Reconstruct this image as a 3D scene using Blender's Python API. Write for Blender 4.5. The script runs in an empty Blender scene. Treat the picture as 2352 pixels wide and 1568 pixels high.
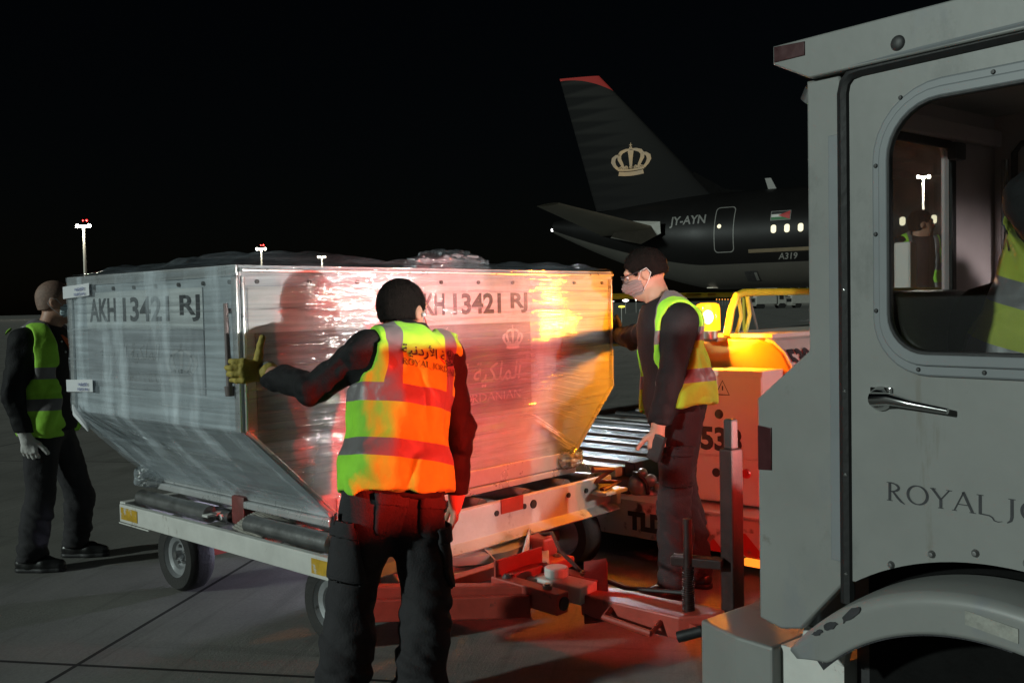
import bpy, bmesh, math, random
import numpy as np
from mathutils import Vector, Matrix
from mathutils.bvhtree import BVHTree
random.seed(7); np.random.seed(7)
S = bpy.context.scene
COL = S.collection
R = math.radians

# ------------------------------------------------------------------ camera
# world frame: X runs along the hexagonal front of the cargo container, Y into its depth
CAM = Vector((-2.129, -3.391, 1.453)); FPX = 2233.6          # focal length for a 2352 px wide frame
YAW, PIT, ROL = R(47.7185), R(-2.1874), R(1.1708)
_fw = Vector((math.sin(YAW)*math.cos(PIT), math.cos(YAW)*math.cos(PIT), math.sin(PIT)))
_rt = Vector((math.cos(YAW), -math.sin(YAW), 0)); _up = _rt.cross(_fw)
_r2 = _rt*math.cos(ROL) - _up*math.sin(ROL); _u2 = _rt*math.sin(ROL) + _up*math.cos(ROL)
cd = bpy.data.cameras.new('camera'); cd.sensor_width = 36; cd.lens = FPX/2352*36
cd.clip_start = .05; cd.clip_end = 5000
co = bpy.data.objects.new('camera', cd); COL.objects.link(co)
co.matrix_world = Matrix(((_r2.x, _u2.x, -_fw.x, CAM.x), (_r2.y, _u2.y, -_fw.y, CAM.y), (_r2.z, _u2.z, -_fw.z, CAM.z), (0, 0, 0, 1)))
S.camera = co
# ------------------------------------------------------------------ night sky, floodlight direction, exposure
SUN_AZ, SUN_EL = R(160), R(17)            # direction towards the floodlights (from +X, counter-clockwise)
W = bpy.data.worlds.new('World'); S.world = W; W.use_nodes = True
nt = W.node_tree; bg = nt.nodes['Background']
sky = nt.nodes.new('ShaderNodeTexSky'); sky.sky_type = 'NISHITA'; sky.sun_disc = False
sky.sun_elevation = SUN_EL; sky.sun_rotation = R(90) - SUN_AZ
nt.links.new(sky.outputs[0], bg.inputs[0]); bg.inputs[1].default_value = .0004
sl = bpy.data.lights.new('apron_floodlights', 'SUN'); sl.energy = 1.65; sl.angle = R(2.5); sl.color = (.86, 1.0, .93)
so = bpy.data.objects.new('apron_floodlights', sl); COL.objects.link(so)
sd = Vector((math.cos(SUN_AZ)*math.cos(SUN_EL), math.sin(SUN_AZ)*math.cos(SUN_EL), math.sin(SUN_EL)))
so.rotation_euler = sd.to_track_quat('Z', 'Y').to_euler()
S.view_settings.view_transform = 'Standard'; S.view_settings.look = 'None'
S.view_settings.exposure = 0; S.view_settings.gamma = 1
S.render.engine = 'CYCLES'
S.cycles.use_denoising = True
S.cycles.max_bounces = 8; S.cycles.transparent_max_bounces = 12; S.cycles.sample_clamp_indirect = 4

# ------------------------------------------------------------------ picking points of the place
def at(px, py, d):
    """the point seen at pixel px,py of a 2352 x 1568 frame, d metres deep"""
    x = (px-1176)/FPX; y = (784-py)/FPX
    return CAM + (_fw + _r2*x + _u2*y)*(d)
def onpl(px, py, ax, v):
    x = (px-1176)/FPX; y = (784-py)/FPX
    r = _fw + _r2*x + _u2*y
    return CAM + r*((v-CAM[ax])/r[ax])

# ------------------------------------------------------------------ object helpers
def prop(o, label=None, cat=None, group=None, kind=None):
    if label: o['label'] = label
    if cat: o['category'] = cat
    if group: o['group'] = group
    if kind: o['kind'] = kind
    return o
def thing(name, label, cat, loc=(0, 0, 0), rz=0, group=None, local=False):
    o = bpy.data.objects.new(name, None); COL.objects.link(o)
    o.empty_display_size = .1
    o.location = loc; o.rotation_euler = (0, 0, rz)
    prop(o, label, cat, group)
    MI[o] = Matrix() if local else (Matrix.Translation(Vector(loc)) @ Matrix.Rotation(rz, 4, 'Z')).inverted()
    return o
MI = {}
def link(name, me, mat, parent=None, smooth=False, label=None):
    o = bpy.data.objects.new(name, me); COL.objects.link(o)
    if mat is not None:
        me.materials.clear()
        for m in (mat if isinstance(mat, (list, tuple)) else [mat]): me.materials.append(m)
    if parent is not None:
        o.parent = parent; o.matrix_parent_inverse = MI.get(parent, Matrix())
    if smooth: me.polygons.foreach_set('use_smooth', [True]*len(me.polygons))
    if label: o['label'] = label
    return o
class MB:
    def __init__(s): s.b = bmesh.new()
    def box(s, c, sz, rot=None, bev=0):
        r = bmesh.ops.create_cube(s.b, size=1)
        M = Matrix.Translation(Vector(c)) @ (rot.to_4x4() if rot is not None else Matrix()) @ Matrix.Diagonal((sz[0], sz[1], sz[2], 1))
        bmesh.ops.transform(s.b, matrix=M, verts=r['verts'])
        if bev:
            es = list({e for v in r['verts'] for e in v.link_edges})
            bmesh.ops.bevel(s.b, geom=es, offset=bev, segments=2, affect='EDGES', profile=.6)
        return s
    def span(s, lo, hi, bev=0):
        lo, hi = Vector(lo), Vector(hi)
        return s.box((lo+hi)/2, hi-lo, None, bev)
    def beam(s, a, b, w, h, up=(0, 0, 1), bev=0):
        a, b = Vector(a), Vector(b); x = (b-a).normalized(); y = Vector(up).cross(x).normalized(); z = x.cross(y)
        return s.box((a+b)/2, ((b-a).length, w, h), Matrix((x, y, z)).transposed(), bev)
    def cyl(s, a, b, r, r2=None, seg=20, caps=True):
        a, b = Vector(a), Vector(b); d = b-a
        q = bmesh.ops.create_cone(s.b, cap_ends=caps, segments=seg, radius1=r, radius2=r if r2 is None else r2, depth=d.length)
        M = Matrix.Translation((a+b)/2) @ d.to_track_quat('Z', 'Y').to_matrix().to_4x4()
        bmesh.ops.transform(s.b, matrix=M, verts=q['verts']); return s
    def tube(s, pts, r, seg=10, closed=False):
        pts = [Vector(p) for p in pts]; n = len(pts); rings = []
        prev = None
        for i, p in enumerate(pts):
            if closed: t = pts[(i+1) % n]-pts[i-1]
            else: t = pts[min(i+1, n-1)]-pts[max(i-1, 0)]
            t.normalize()
            if prev is None: prev = t.orthogonal().normalized()
            u = (prev - t*prev.dot(t)).normalized(); v = t.cross(u); prev = u
            rr = r[i] if isinstance(r, (list, tuple)) else r
            rings.append([s.b.verts.new(p+(u*math.cos(a)+v*math.sin(a))*rr) for a in [2*math.pi*k/seg for k in range(seg)]])
        for i in range(n if closed else n-1):
            A, B = rings[i], rings[(i+1) % n]
            for k in range(seg): s.b.faces.new((A[k], A[(k+1) % seg], B[(k+1) % seg], B[k]))
        if not closed:
            s.b.faces.new(rings[0][::-1]); s.b.faces.new(rings[-1])
        return s
    def lathe(s, prof, c, axis, seg=40):
        """prof: list of (r, h) along axis"""
        ax = Vector(axis).normalized(); u = ax.orthogonal().normalized(); v = ax.cross(u); c = Vector(c)
        rings = []
        for r, h in prof:
            if r < 1e-6: rings.append([s.b.verts.new(c+ax*h)])
            else: rings.append([s.b.verts.new(c+ax*h+(u*math.cos(a)+v*math.sin(a))*r) for a in [2*math.pi*k/seg for k in range(seg)]])
        for A, B in zip(rings, rings[1:]):
            for k in range(seg):
                q = [A[k % len(A)], A[(k+1) % len(A)], B[(k+1) % len(B)], B[k % len(B)]]
                q = list(dict.fromkeys(q))
                if len(q) > 2: s.b.faces.new(q)
        return s
    def poly(s, pts):
        s.b.faces.new([s.b.verts.new(Vector(p)) for p in pts]); return s
    def prism(s, pts, d):
        """closed prism from planar polygon pts swept by vector d"""
        d = Vector(d); A = [s.b.verts.new(Vector(p)) for p in pts]; B = [s.b.verts.new(Vector(p)+d) for p in pts]; n = len(A)
        s.b.faces.new(A[::-1]); s.b.faces.new(B)
        for i in range(n): s.b.faces.new((A[i], A[(i+1) % n], B[(i+1) % n], B[i]))
        return s
    def grid(s, f, nu, nv):
        V = [[s.b.verts.new(Vector(f(i/nu, j/nv))) for j in range(nv+1)] for i in range(nu+1)]
        for i in range(nu):
            for j in range(nv): s.b.faces.new((V[i][j], V[i+1][j], V[i+1][j+1], V[i][j+1]))
        return s
    def ball(s, c, r, sub=3, sc=(1, 1, 1)):
        q = bmesh.ops.create_icosphere(s.b, subdivisions=sub, radius=r)
        bmesh.ops.transform(s.b, matrix=Matrix.Translation(Vector(c)) @ Matrix.Diagonal((*sc, 1)), verts=q['verts']); return s
    def mesh(s, name):
        bmesh.ops.recalc_face_normals(s.b, faces=s.b.faces)
        me = bpy.data.meshes.new(name); s.b.to_mesh(me); s.b.free(); return me
    def build(s, name, mat, parent=None, smooth=False, bevel=0, label=None, ang=40):
        me = s.mesh(name); o = link(name, me, mat, parent, False, label)
        if smooth:
            me.polygons.foreach_set('use_smooth', [True]*len(me.polygons))
            me.set_sharp_from_angle(angle=R(ang))
        if bevel:
            m = o.modifiers.new('bevel', 'BEVEL'); m.width = bevel; m.segments = 2; m.limit_method = 'ANGLE'; m.angle_limit = R(35)
            m.harden_normals = False
        return o
def curve_mesh(cu, name):
    o = bpy.data.objects.new('tmp', cu); COL.objects.link(o)
    dg = bpy.context.evaluated_depsgraph_get(); dg.update()
    me = bpy.data.meshes.new_from_object(o.evaluated_get(dg), depsgraph=dg)
    bpy.data.objects.remove(o); bpy.data.curves.remove(cu)
    me.materials.clear(); me.name = name
    return me
def plate(outer, holes, thick, bevel=0, name='plate'):
    """flat outline with holes in XY, extruded along Z by thick (centred)"""
    cu = bpy.data.curves.new('plate', 'CURVE'); cu.dimensions = '2D'; cu.fill_mode = 'BOTH'
    for pts in [outer]+list(holes):
        sp = cu.splines.new('POLY'); sp.points.add(len(pts)-1); sp.use_cyclic_u = True
        for i, p in enumerate(pts): sp.points[i].co = (p[0], p[1], 0, 1)
    cu.extrude = max(thick/2-bevel, 0); cu.bevel_depth = bevel; cu.bevel_resolution = 1
    if bevel: cu.offset = -bevel
    return curve_mesh(cu, name)
def rrect(x0, y0, x1, y1, r, n=8):
    pts = []
    rs = r if isinstance(r, (list, tuple)) else [r]*4
    for (cx, cy, a0, rr) in ((x1-rs[0], y1-rs[0], 0, rs[0]), (x0+rs[1], y1-rs[1], 90, rs[1]), (x0+rs[2], y0+rs[2], 180, rs[2]), (x1-rs[3], y0+rs[3], 270, rs[3])):
        for k in range(n+1):
            a = R(a0+90*k/n); pts.append((cx+rr*math.cos(a), cy+rr*math.sin(a)))
    return pts
def basis(o, u, v):
    o, u, v = Vector(o), Vector(u).normalized(), Vector(v).normalized(); n = u.cross(v).normalized()
    return Matrix(((u.x, v.x, n.x, o.x), (u.y, v.y, n.y, o.y), (u.z, v.z, n.z, o.z), (0, 0, 0, 1)))
def text_me(body, size, bold=0, ext=0, align='CENTER', sx=1, shear=0):
    cu = bpy.data.curves.new('text', 'FONT'); cu.body = body; cu.size = size; cu.extrude = ext; cu.offset = bold
    cu.align_x = align; cu.shear = shear; cu.resolution_u = 3
    me = curve_mesh(cu, 'lettering')
    me.transform(Matrix.Diagonal((sx, 1, 1, 1))); return me
def fit(me, w, h):
    P = [v.co for v in me.vertices]; x0, x1 = min(p.x for p in P), max(p.x for p in P); y0, y1 = min(p.y for p in P), max(p.y for p in P)
    me.transform(Matrix.Diagonal((w/(x1-x0), h/(y1-y0), 1, 1)) @ Matrix.Translation((-(x0+x1)/2, -(y0+y1)/2, 0))); return me
def ribbon(b, pts, w):
    """flat stroke of width w (number or list) along 2-D points"""
    n = len(pts); L = []; Rr = []
    for i in range(n):
        a = Vector(pts[max(i-1, 0)]); c = Vector(pts[min(i+1, n-1)]); t = (c-a); t.normalize()
        ww = (w[i] if isinstance(w, (list, tuple)) else w)/2; nn = Vector((-t.y, t.x))
        p = Vector(pts[i]); L.append(b.verts.new((*(p+nn*ww), 0))); Rr.append(b.verts.new((*(p-nn*ww), 0)))
    for i in range(n-1): b.faces.new((Rr[i], Rr[i+1], L[i+1], L[i]))
def arcp(cx, cy, rx, ry, a0, a1, n=14):
    return [(cx+rx*math.cos(R(a0+(a1-a0)*k/n)), cy+ry*math.sin(R(a0+(a1-a0)*k/n))) for k in range(n+1)]
T_, t_ = .135, .06
GL = {
 'R': ([([(0.05, 0), (0.05, 1)], T_), (arcp(.05, .74, .45, .24, 90, -90), [.05]+[.08]*3+[.12]*7+[.08]*3+[.05]), ([(.22, .5), (.45, .2), (.62, .02), (.8, -.1)], [.1, .13, .12, .04]), ([(-.1, 0), (.2, 0)], .04), ([(-.1, .985), (.1, .985)], .04)], .72),
 'O': ([(arcp(.5, .5, .47, .5, 90, 450, 28), [t_+(T_-t_)*abs(math.sin(2*math.pi*k/28)) for k in range(29)])], 1.0),
 'Y': ([([(0, 1), (.4, .45)], .13), ([(.8, 1), (.4, .45)], t_), ([(.4, .47), (.4, 0)], T_), ([(-.1, .985), (.18, .985)], .04), ([(.65, .985), (.92, .985)], .04), ([(.27, 0), (.53, 0)], .04)], .82),
 'A': ([([(0, 0), (.42, 1)], t_), ([(.4, 1.02), (.82, 0)], T_), ([(.15, .35), (.66, .35)], .05), ([(-.1, 0), (.12, 0)], .04), ([(.68, 0), (.97, 0)], .04)], .9),
 'L': ([([(.05, 1), (.05, 0)], T_), ([(.05, .03), (.45, .0), (.58, -.08), (.66, -.22), (.82, -.26), (1.0, -.2)], [.07, .07, .07, .06, .05, .02]), ([(-.1, .985), (.2, .985)], .04)], .62),
 'J': ([([(.18, 1), (.18, .1), (.14, -.1), (-.02, -.24)], [T_, T_, .11, .04]), ([(.03, .985), (.33, .985)], .04)], .36),
 'D': ([([(.05, 0), (.05, 1)], T_), (arcp(.05, .5, .75, .48, 90, -90, 16), [.05, .06, .08, .1, .12]+[T_]*7+[.12, .1, .08, .06, .05]), ([(-.1, 0), (.1, 0)], .04)], .88),
 'N': ([([(.03, 0), (.03, 1)], t_), ([(.0, 1), (.74, -.02)], T_), ([(.74, 0), (.74, 1)], t_), ([(-.1, 0), (.15, 0)], .04), ([(.62, .985), (.88, .985)], .04)], .86),
 'I': ([([(.05, 0), (.05, 1)], T_), ([(-.08, 0), (.18, 0)], .04), ([(-.08, .985), (.18, .985)], .04)], .2),
 ' ': ([], .2)}
def roman(word, h, gap=.14, slant=0):
    """flared roman capitals drawn as strokes, centred"""
    b = bmesh.new(); x = 0
    for ch in word:
        st, w = GL[ch]
        for pts, ww in st:
            P = []
            for i in range(len(pts)-1):
                for k in range(3): P.append((x+pts[i][0]+(pts[i+1][0]-pts[i][0])*k/3, pts[i][1]+(pts[i+1][1]-pts[i][1])*k/3))
            P.append((x+pts[-1][0], pts[-1][1]))
            if isinstance(ww, list):
                WW = []
                for i in range(len(pts)-1):
                    for k in range(3): WW.append(ww[i]+(ww[i+1]-ww[i])*k/3)
                WW.append(ww[-1])
            else: WW = ww
            ribbon(b, P, WW)
        x += w+gap
    W_ = x-gap
    for v in b.verts: v.co.x = (v.co.x-W_/2)*h; v.co.y *= h
    bmesh.ops.recalc_face_normals(b, faces=b.faces)
    me = bpy.data.meshes.new('lettering'); b.to_mesh(me); b.free()
    return me, W_*h
AR = '\uFE94\uFEF4\uFEE7\uFEA9\uFEAD\uFEF7\uFE8D \uFE94\uFEF4\uFEDC\uFEE0\uFEE4\uFEDF\uFE8D'
def crown(h, name='crown_emblem'):
    """royal crown: band, five arches, orb; flat, height h, centred"""
    b = bmesh.new()
    band = [(-.36+.72*k/12, -.42-.0*k+.04*math.sin(math.pi*k/12)*-1) for k in range(13)]
    ribbon(b, band, .15)
    ribbon(b, [(p[0]*1.06, p[1]+.14) for p in band], .07)
    for k in range(7):
        x = -.33+.11*k; ribbon(b, arcp(x, -.2-.03*math.cos(x*3), .022, .03, 0, 360, 8), .03)
    def arch(pts, w): ribbon(b, pts, w)
    for sgn in (-1, 1):
        arch([(sgn*x, y) for x, y in ((.37, -.26), (.47, -.12), (.52, .02), (.5, .16), (.42, .24), (.32, .27))], [.08, .10, .125, .125, .10, .06])
        arch([(sgn*x, y) for x, y in ((.2, -.26), (.26, -.08), (.33, .1), (.34, .24), (.27, .36), (.14, .42), (.03, .44))], [.06, .09, .11, .12, .12, .10, .06])
    arch([(0, -.27), (0, -.05), (0, .2), (0, .42)], [.06, .09, .13, .18])
    for k in range(-2, 3): ribbon(b, arcp(k*.14, -.21, .03, .045, 0, 360, 8), .04)
    ribbon(b, arcp(0, .49, .022, .03, 0, 360, 8), .05)
    ribbon(b, [(0, .5), (0, .68)], [.04, .015]); ribbon(b, [(-.045, .6), (.045, .6)], .02)
    for v in b.verts: v.co *= h/1.16
    bmesh.ops.recalc_face_normals(b, faces=b.faces)
    me = bpy.data.meshes.new(name); b.to_mesh(me); b.free(); return me
def project(me, bvh, d, off=.004, step=.02):
    """lay a flat mesh (already in place) on a curved surface by casting along d"""
    b = bmesh.new(); b.from_mesh(me); d = Vector(d).normalized()
    for _ in range(3):
        es = [e for e in b.edges if e.calc_length() > step]
        if not es: break
        bmesh.ops.subdivide_edges(b, edges=es, cuts=1)
        bmesh.ops.triangulate(b, faces=b.faces)
    for v in b.verts:
        h, n, i, dist = bvh.ray_cast(v.co-d*1.5, d)
        if h is None: h, n, i, dist = bvh.find_nearest(v.co)
        if n.dot(d) > 0: n = -n
        v.co = h+n*off
    b.to_mesh(me); b.free(); return me
def bvh_of(o):
    return BVHTree.FromPolygons([v.co[:] for v in o.data.vertices], [p.vertices[:] for p in o.data.polygons])

# ------------------------------------------------------------------ materials
def nodes(name):
    m = bpy.data.materials.new(name); m.use_nodes = True
    return m, m.node_tree, m.node_tree.nodes, m.node_tree.links, m.node_tree.nodes['Principled BSDF']
def mat(name, col, rough=.5, metal=0, var=.12, vs=4, bump=0, bs=80, stretch=(1, 1, 1), dirt=None, coat=0, spec=.5, sheen=0):
    m, t, N, L, p = nodes(name)
    tc = N.new('ShaderNodeTexCoord'); mp = N.new('ShaderNodeMapping'); mp.inputs['Scale'].default_value = stretch
    L.new(tc.outputs['Object'], mp.inputs[0])
    n = N.new('ShaderNodeTexNoise'); n.inputs['Scale'].default_value = vs; n.inputs['Detail'].default_value = 6; n.inputs['Roughness'].default_value = .65
    L.new(mp.outputs[0], n.inputs[0])
    cr = N.new('ShaderNodeValToRGB'); cr.color_ramp.elements[0].position = .3; cr.color_ramp.elements[1].position = .7
    cr.color_ramp.elements[0].color = (*[c*(1-var) for c in col], 1); cr.color_ramp.elements[1].color = (*[min(1, c*(1+var)) for c in col], 1)
    L.new(n.outputs[0], cr.inputs[0]); out = cr.outputs[0]
    for (dc, th, sc, st) in (dirt or []):
        mp2 = N.new('ShaderNodeMapping'); mp2.inputs['Scale'].default_value = st; L.new(tc.outputs['Object'], mp2.inputs[0])
        n2 = N.new('ShaderNodeTexNoise'); n2.inputs['Scale'].default_value = sc; n2.inputs['Detail'].default_value = 8; n2.inputs['Roughness'].default_value = .7
        L.new(mp2.outputs[0], n2.inputs[0])
        r2 = N.new('ShaderNodeValToRGB'); r2.color_ramp.elements[0].position = th; r2.color_ramp.elements[1].position = min(th+.08, 1)
        L.new(n2.outputs[0], r2.inputs[0])
        mx = N.new('ShaderNodeMix'); mx.data_type = 'RGBA'; L.new(r2.outputs[0], mx.inputs[0]); L.new(out, mx.inputs[6]); mx.inputs[7].default_value = (*dc, 1)
        out = mx.outputs[2]
    L.new(out, p.inputs['Base Color'])
    mr = N.new('ShaderNodeMapRange'); mr.inputs[3].default_value = max(rough-.1, .02); mr.inputs[4].default_value = min(rough+.12, 1)
    L.new(n.outputs[0], mr.inputs[0]); L.new(mr.outputs[0], p.inputs['Roughness'])
    p.inputs['Metallic'].default_value = metal; p.inputs['Specular IOR Level'].default_value = spec
    p.inputs['Coat Weight'].default_value = coat
    if sheen: p.inputs['Sheen Weight'].default_value = sheen
    if bump:
        nb = N.new('ShaderNodeTexNoise'); nb.inputs['Scale'].default_value = bs; nb.inputs['Detail'].default_value = 5
        L.new(mp.outputs[0], nb.inputs[0])
        b = N.new('ShaderNodeBump'); b.inputs['Strength'].default_value = bump; b.inputs['Distance'].default_value = .01
        L.new(nb.outputs[0], b.inputs['Height']); L.new(b.outputs[0], p.inputs['Normal'])
    return m
def emis(name, col, st):
    m, t, N, L, p = nodes(name)
    p.inputs['Base Color'].default_value = (*[c*.5 for c in col], 1); p.inputs['Emission Color'].default_value = (*col, 1); p.inputs['Emission Strength'].default_value = st
    return m
def glass(name, tint=(1, 1, 1), refl=.12, rough=.02, haze=.0):
    m, t, N, L, p = nodes(name); out = N['Material Output']
    tr = N.new('ShaderNodeBsdfTransparent'); tr.inputs[0].default_value = (*tint, 1)
    gl = N.new('ShaderNodeBsdfGlossy'); gl.inputs['Roughness'].default_value = rough
    lw = N.new('ShaderNodeLayerWeight'); pw = N.new('ShaderNodeMath'); pw.operation = 'POWER'; L.new(lw.outputs['Facing'], pw.inputs[0]); pw.inputs[1].default_value = 5
    fr = N.new('ShaderNodeMapRange'); L.new(pw.outputs[0], fr.inputs[0]); fr.inputs[3].default_value = .05; fr.inputs[4].default_value = .8
    mx = N.new('ShaderNodeMixShader'); L.new(fr.outputs[0], mx.inputs[0]); L.new(tr.outputs[0], mx.inputs[1]); L.new(gl.outputs[0], mx.inputs[2])
    last = mx.outputs[0]
    if haze:
        df = N.new('ShaderNodeBsdfTranslucent'); nz = N.new('ShaderNodeTexNoise'); nz.inputs['Scale'].default_value = 9; nz.inputs['Detail'].default_value = 8
        tc = N.new('ShaderNodeTexCoord'); L.new(tc.outputs['Object'], nz.inputs[0])
        mul = N.new('ShaderNodeMath'); mul.operation = 'MULTIPLY'; L.new(nz.outputs[0], mul.inputs[0]); mul.inputs[1].default_value = haze*2
        m2 = N.new('ShaderNodeMixShader'); L.new(mul.outputs[0], m2.inputs[0]); L.new(last, m2.inputs[1]); L.new(df.outputs[0], m2.inputs[2]); last = m2.outputs[0]
    L.new(last, out.inputs[0]); return m

M_white = mat('white_paint', (.232, .237, .228), .42, var=.08, vs=2.5, bump=.05, bs=30, dirt=[((.18, .185, .178), .56, 3, (1, 1, .6)), ((.06, .055, .05), .72, 26, (1, 1, 1)), ((.19, .18, .16), .61, 9, (1, 1, .16)), ((.14, .13, .115), .68, 5, (1, 1, 1)), ((.2, .21, .225), .6, 1.4, (1, 1, .5))])
M_white2 = mat('pale_trim_paint', (.205, .22, .232), .4, var=.08, vs=3, dirt=[((.2, .2, .2), .66, 12, (1, 1, 1))])
M_chip = mat('chipped_white_paint', (.6, .6, .57), .45, var=.1, vs=6, bump=.1, bs=40, dirt=[((.42, .27, .03), .66, 4, (1, 1, 2)), ((.06, .05, .045), .66, 17, (1, 1, 1)), ((.28, .24, .2), .6, 7, (1, 1, .4))])
M_redp = mat('red_paint', (.42, .06, .04), .42, var=.2, vs=7, bump=.1, bs=50, dirt=[((.08, .04, .03), .62, 14, (1, 1, 1))])
M_rust = mat('dark_red_steel', (.16, .035, .03), .5, var=.3, vs=9, bump=.15, bs=60)
M_alu = mat('brushed_aluminium', (.55, .605, .65), .42, .2, var=.06, vs=5, bump=.06, bs=60, stretch=(1, 1, 8), dirt=[((.25, .25, .26), .66, 5, (1, 1, 1))])
M_alu2 = mat('bright_aluminium', (.66, .67, .68), .28, .55, var=.08, vs=9, bump=.05, bs=60)
M_pan2 = mat('darkened_printed_panel', (.25, .255, .27), .5, var=.08, vs=5)  # front copy of the printed panel, darkened against the lamps' wash
M_lab = mat('white_label_band', (.70, .735, .75), .5, var=.05, vs=8)
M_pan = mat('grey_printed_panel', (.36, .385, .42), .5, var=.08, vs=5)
M_ink = mat('black_ink', (.03, .03, .035), .5, var=.3, vs=30)
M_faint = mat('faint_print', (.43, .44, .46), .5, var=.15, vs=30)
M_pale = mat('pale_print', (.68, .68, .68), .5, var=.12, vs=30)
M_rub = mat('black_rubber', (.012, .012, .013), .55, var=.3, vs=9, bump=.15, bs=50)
M_btyre = mat('shaded_black_rubber', (.006, .006, .006), .8, var=.3, vs=14, bump=.3, bs=70, spec=.1)  # darker copy of the tyre rubber, shade put into its colour
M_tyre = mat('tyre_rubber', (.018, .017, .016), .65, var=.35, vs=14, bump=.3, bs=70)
M_rim = mat('grey_wheel_rim', (.33, .34, .35), .38, .5, var=.2, vs=9, dirt=[((.08, .07, .06), .62, 9, (1, 1, 1))])
M_steel = mat('worn_steel', (.25, .25, .25), .35, .8, var=.25, vs=11, bump=.1, bs=60)
M_chrome = mat('chrome', (.6, .6, .6), .12, 1, var=.05)
M_dark = mat('dark_machinery', (.035, .035, .036), .5, .1, var=.35, vs=9, bump=.15, bs=40)
M_yel = mat('yellow_paint', (.62, .5, .03), .4, var=.1, vs=6, dirt=[((.1, .08, .03), .72, 14, (1, 1, 1))])
M_refl = mat('dark_red_reflector', (.05, .008, .01), .3, var=.2, vs=40)
M_cab = mat('red_bounce_cab_lining', (.42, .37, .37), .6, var=.1, vs=5, bump=.05, bs=40)  # pinkish tint stands for red light bounced into the cab
M_seat = mat('black_vinyl', (.06, .06, .062), .42, var=.25, vs=8, bump=.15, bs=60)
M_skin = mat('skin', (.46, .25, .17), .5, var=.08, vs=20, bump=.06, bs=150)
M_hair = mat('dark_hair', (.009, .007, .006), .85, var=.4, vs=60, bump=.6, bs=220, stretch=(1, 1, .35), spec=.12)
M_buzz = mat('shaved_hair', (.24, .15, .115), .6, var=.3, vs=90, bump=.3, bs=300)
M_jack = mat('black_jacket_cloth', (.011, .011, .0125), .75, var=.3, vs=14, bump=.25, bs=120, spec=.25)
M_trou = mat('charcoal_trouser_cloth', (.03, .029, .032), .8, var=.22, vs=10, bump=.3, bs=140, spec=.25)
M_glove = mat('tan_work_glove', (.42, .33, .07), .7, var=.25, vs=22, bump=.35, bs=90)
M_wglove = mat('white_cotton_glove', (.55, .54, .52), .85, var=.1, vs=20, bump=.2, bs=120)
M_shoe = mat('black_shoe_leather', (.014, .014, .014), .35, var=.3, vs=14, bump=.15, bs=60)
M_mask = mat('pale_blue_mask', (.6, .76, .82), .7, var=.06, vs=20, bump=.1, bs=80, stretch=(1, 1, 4))
M_strap = mat('white_cord', (.6, .6, .6), .6)
M_orange = mat('orange_scarf', (.6, .1, .02), .7)
M_wire = mat('thin_cable', (.5, .06, .05), .5)
M_cwhite = mat('clean_white_paint', (.64, .63, .6), .38, var=.06, vs=3, dirt=[((.3, .27, .22), .68, 9, (1, 1, 1))])

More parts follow.
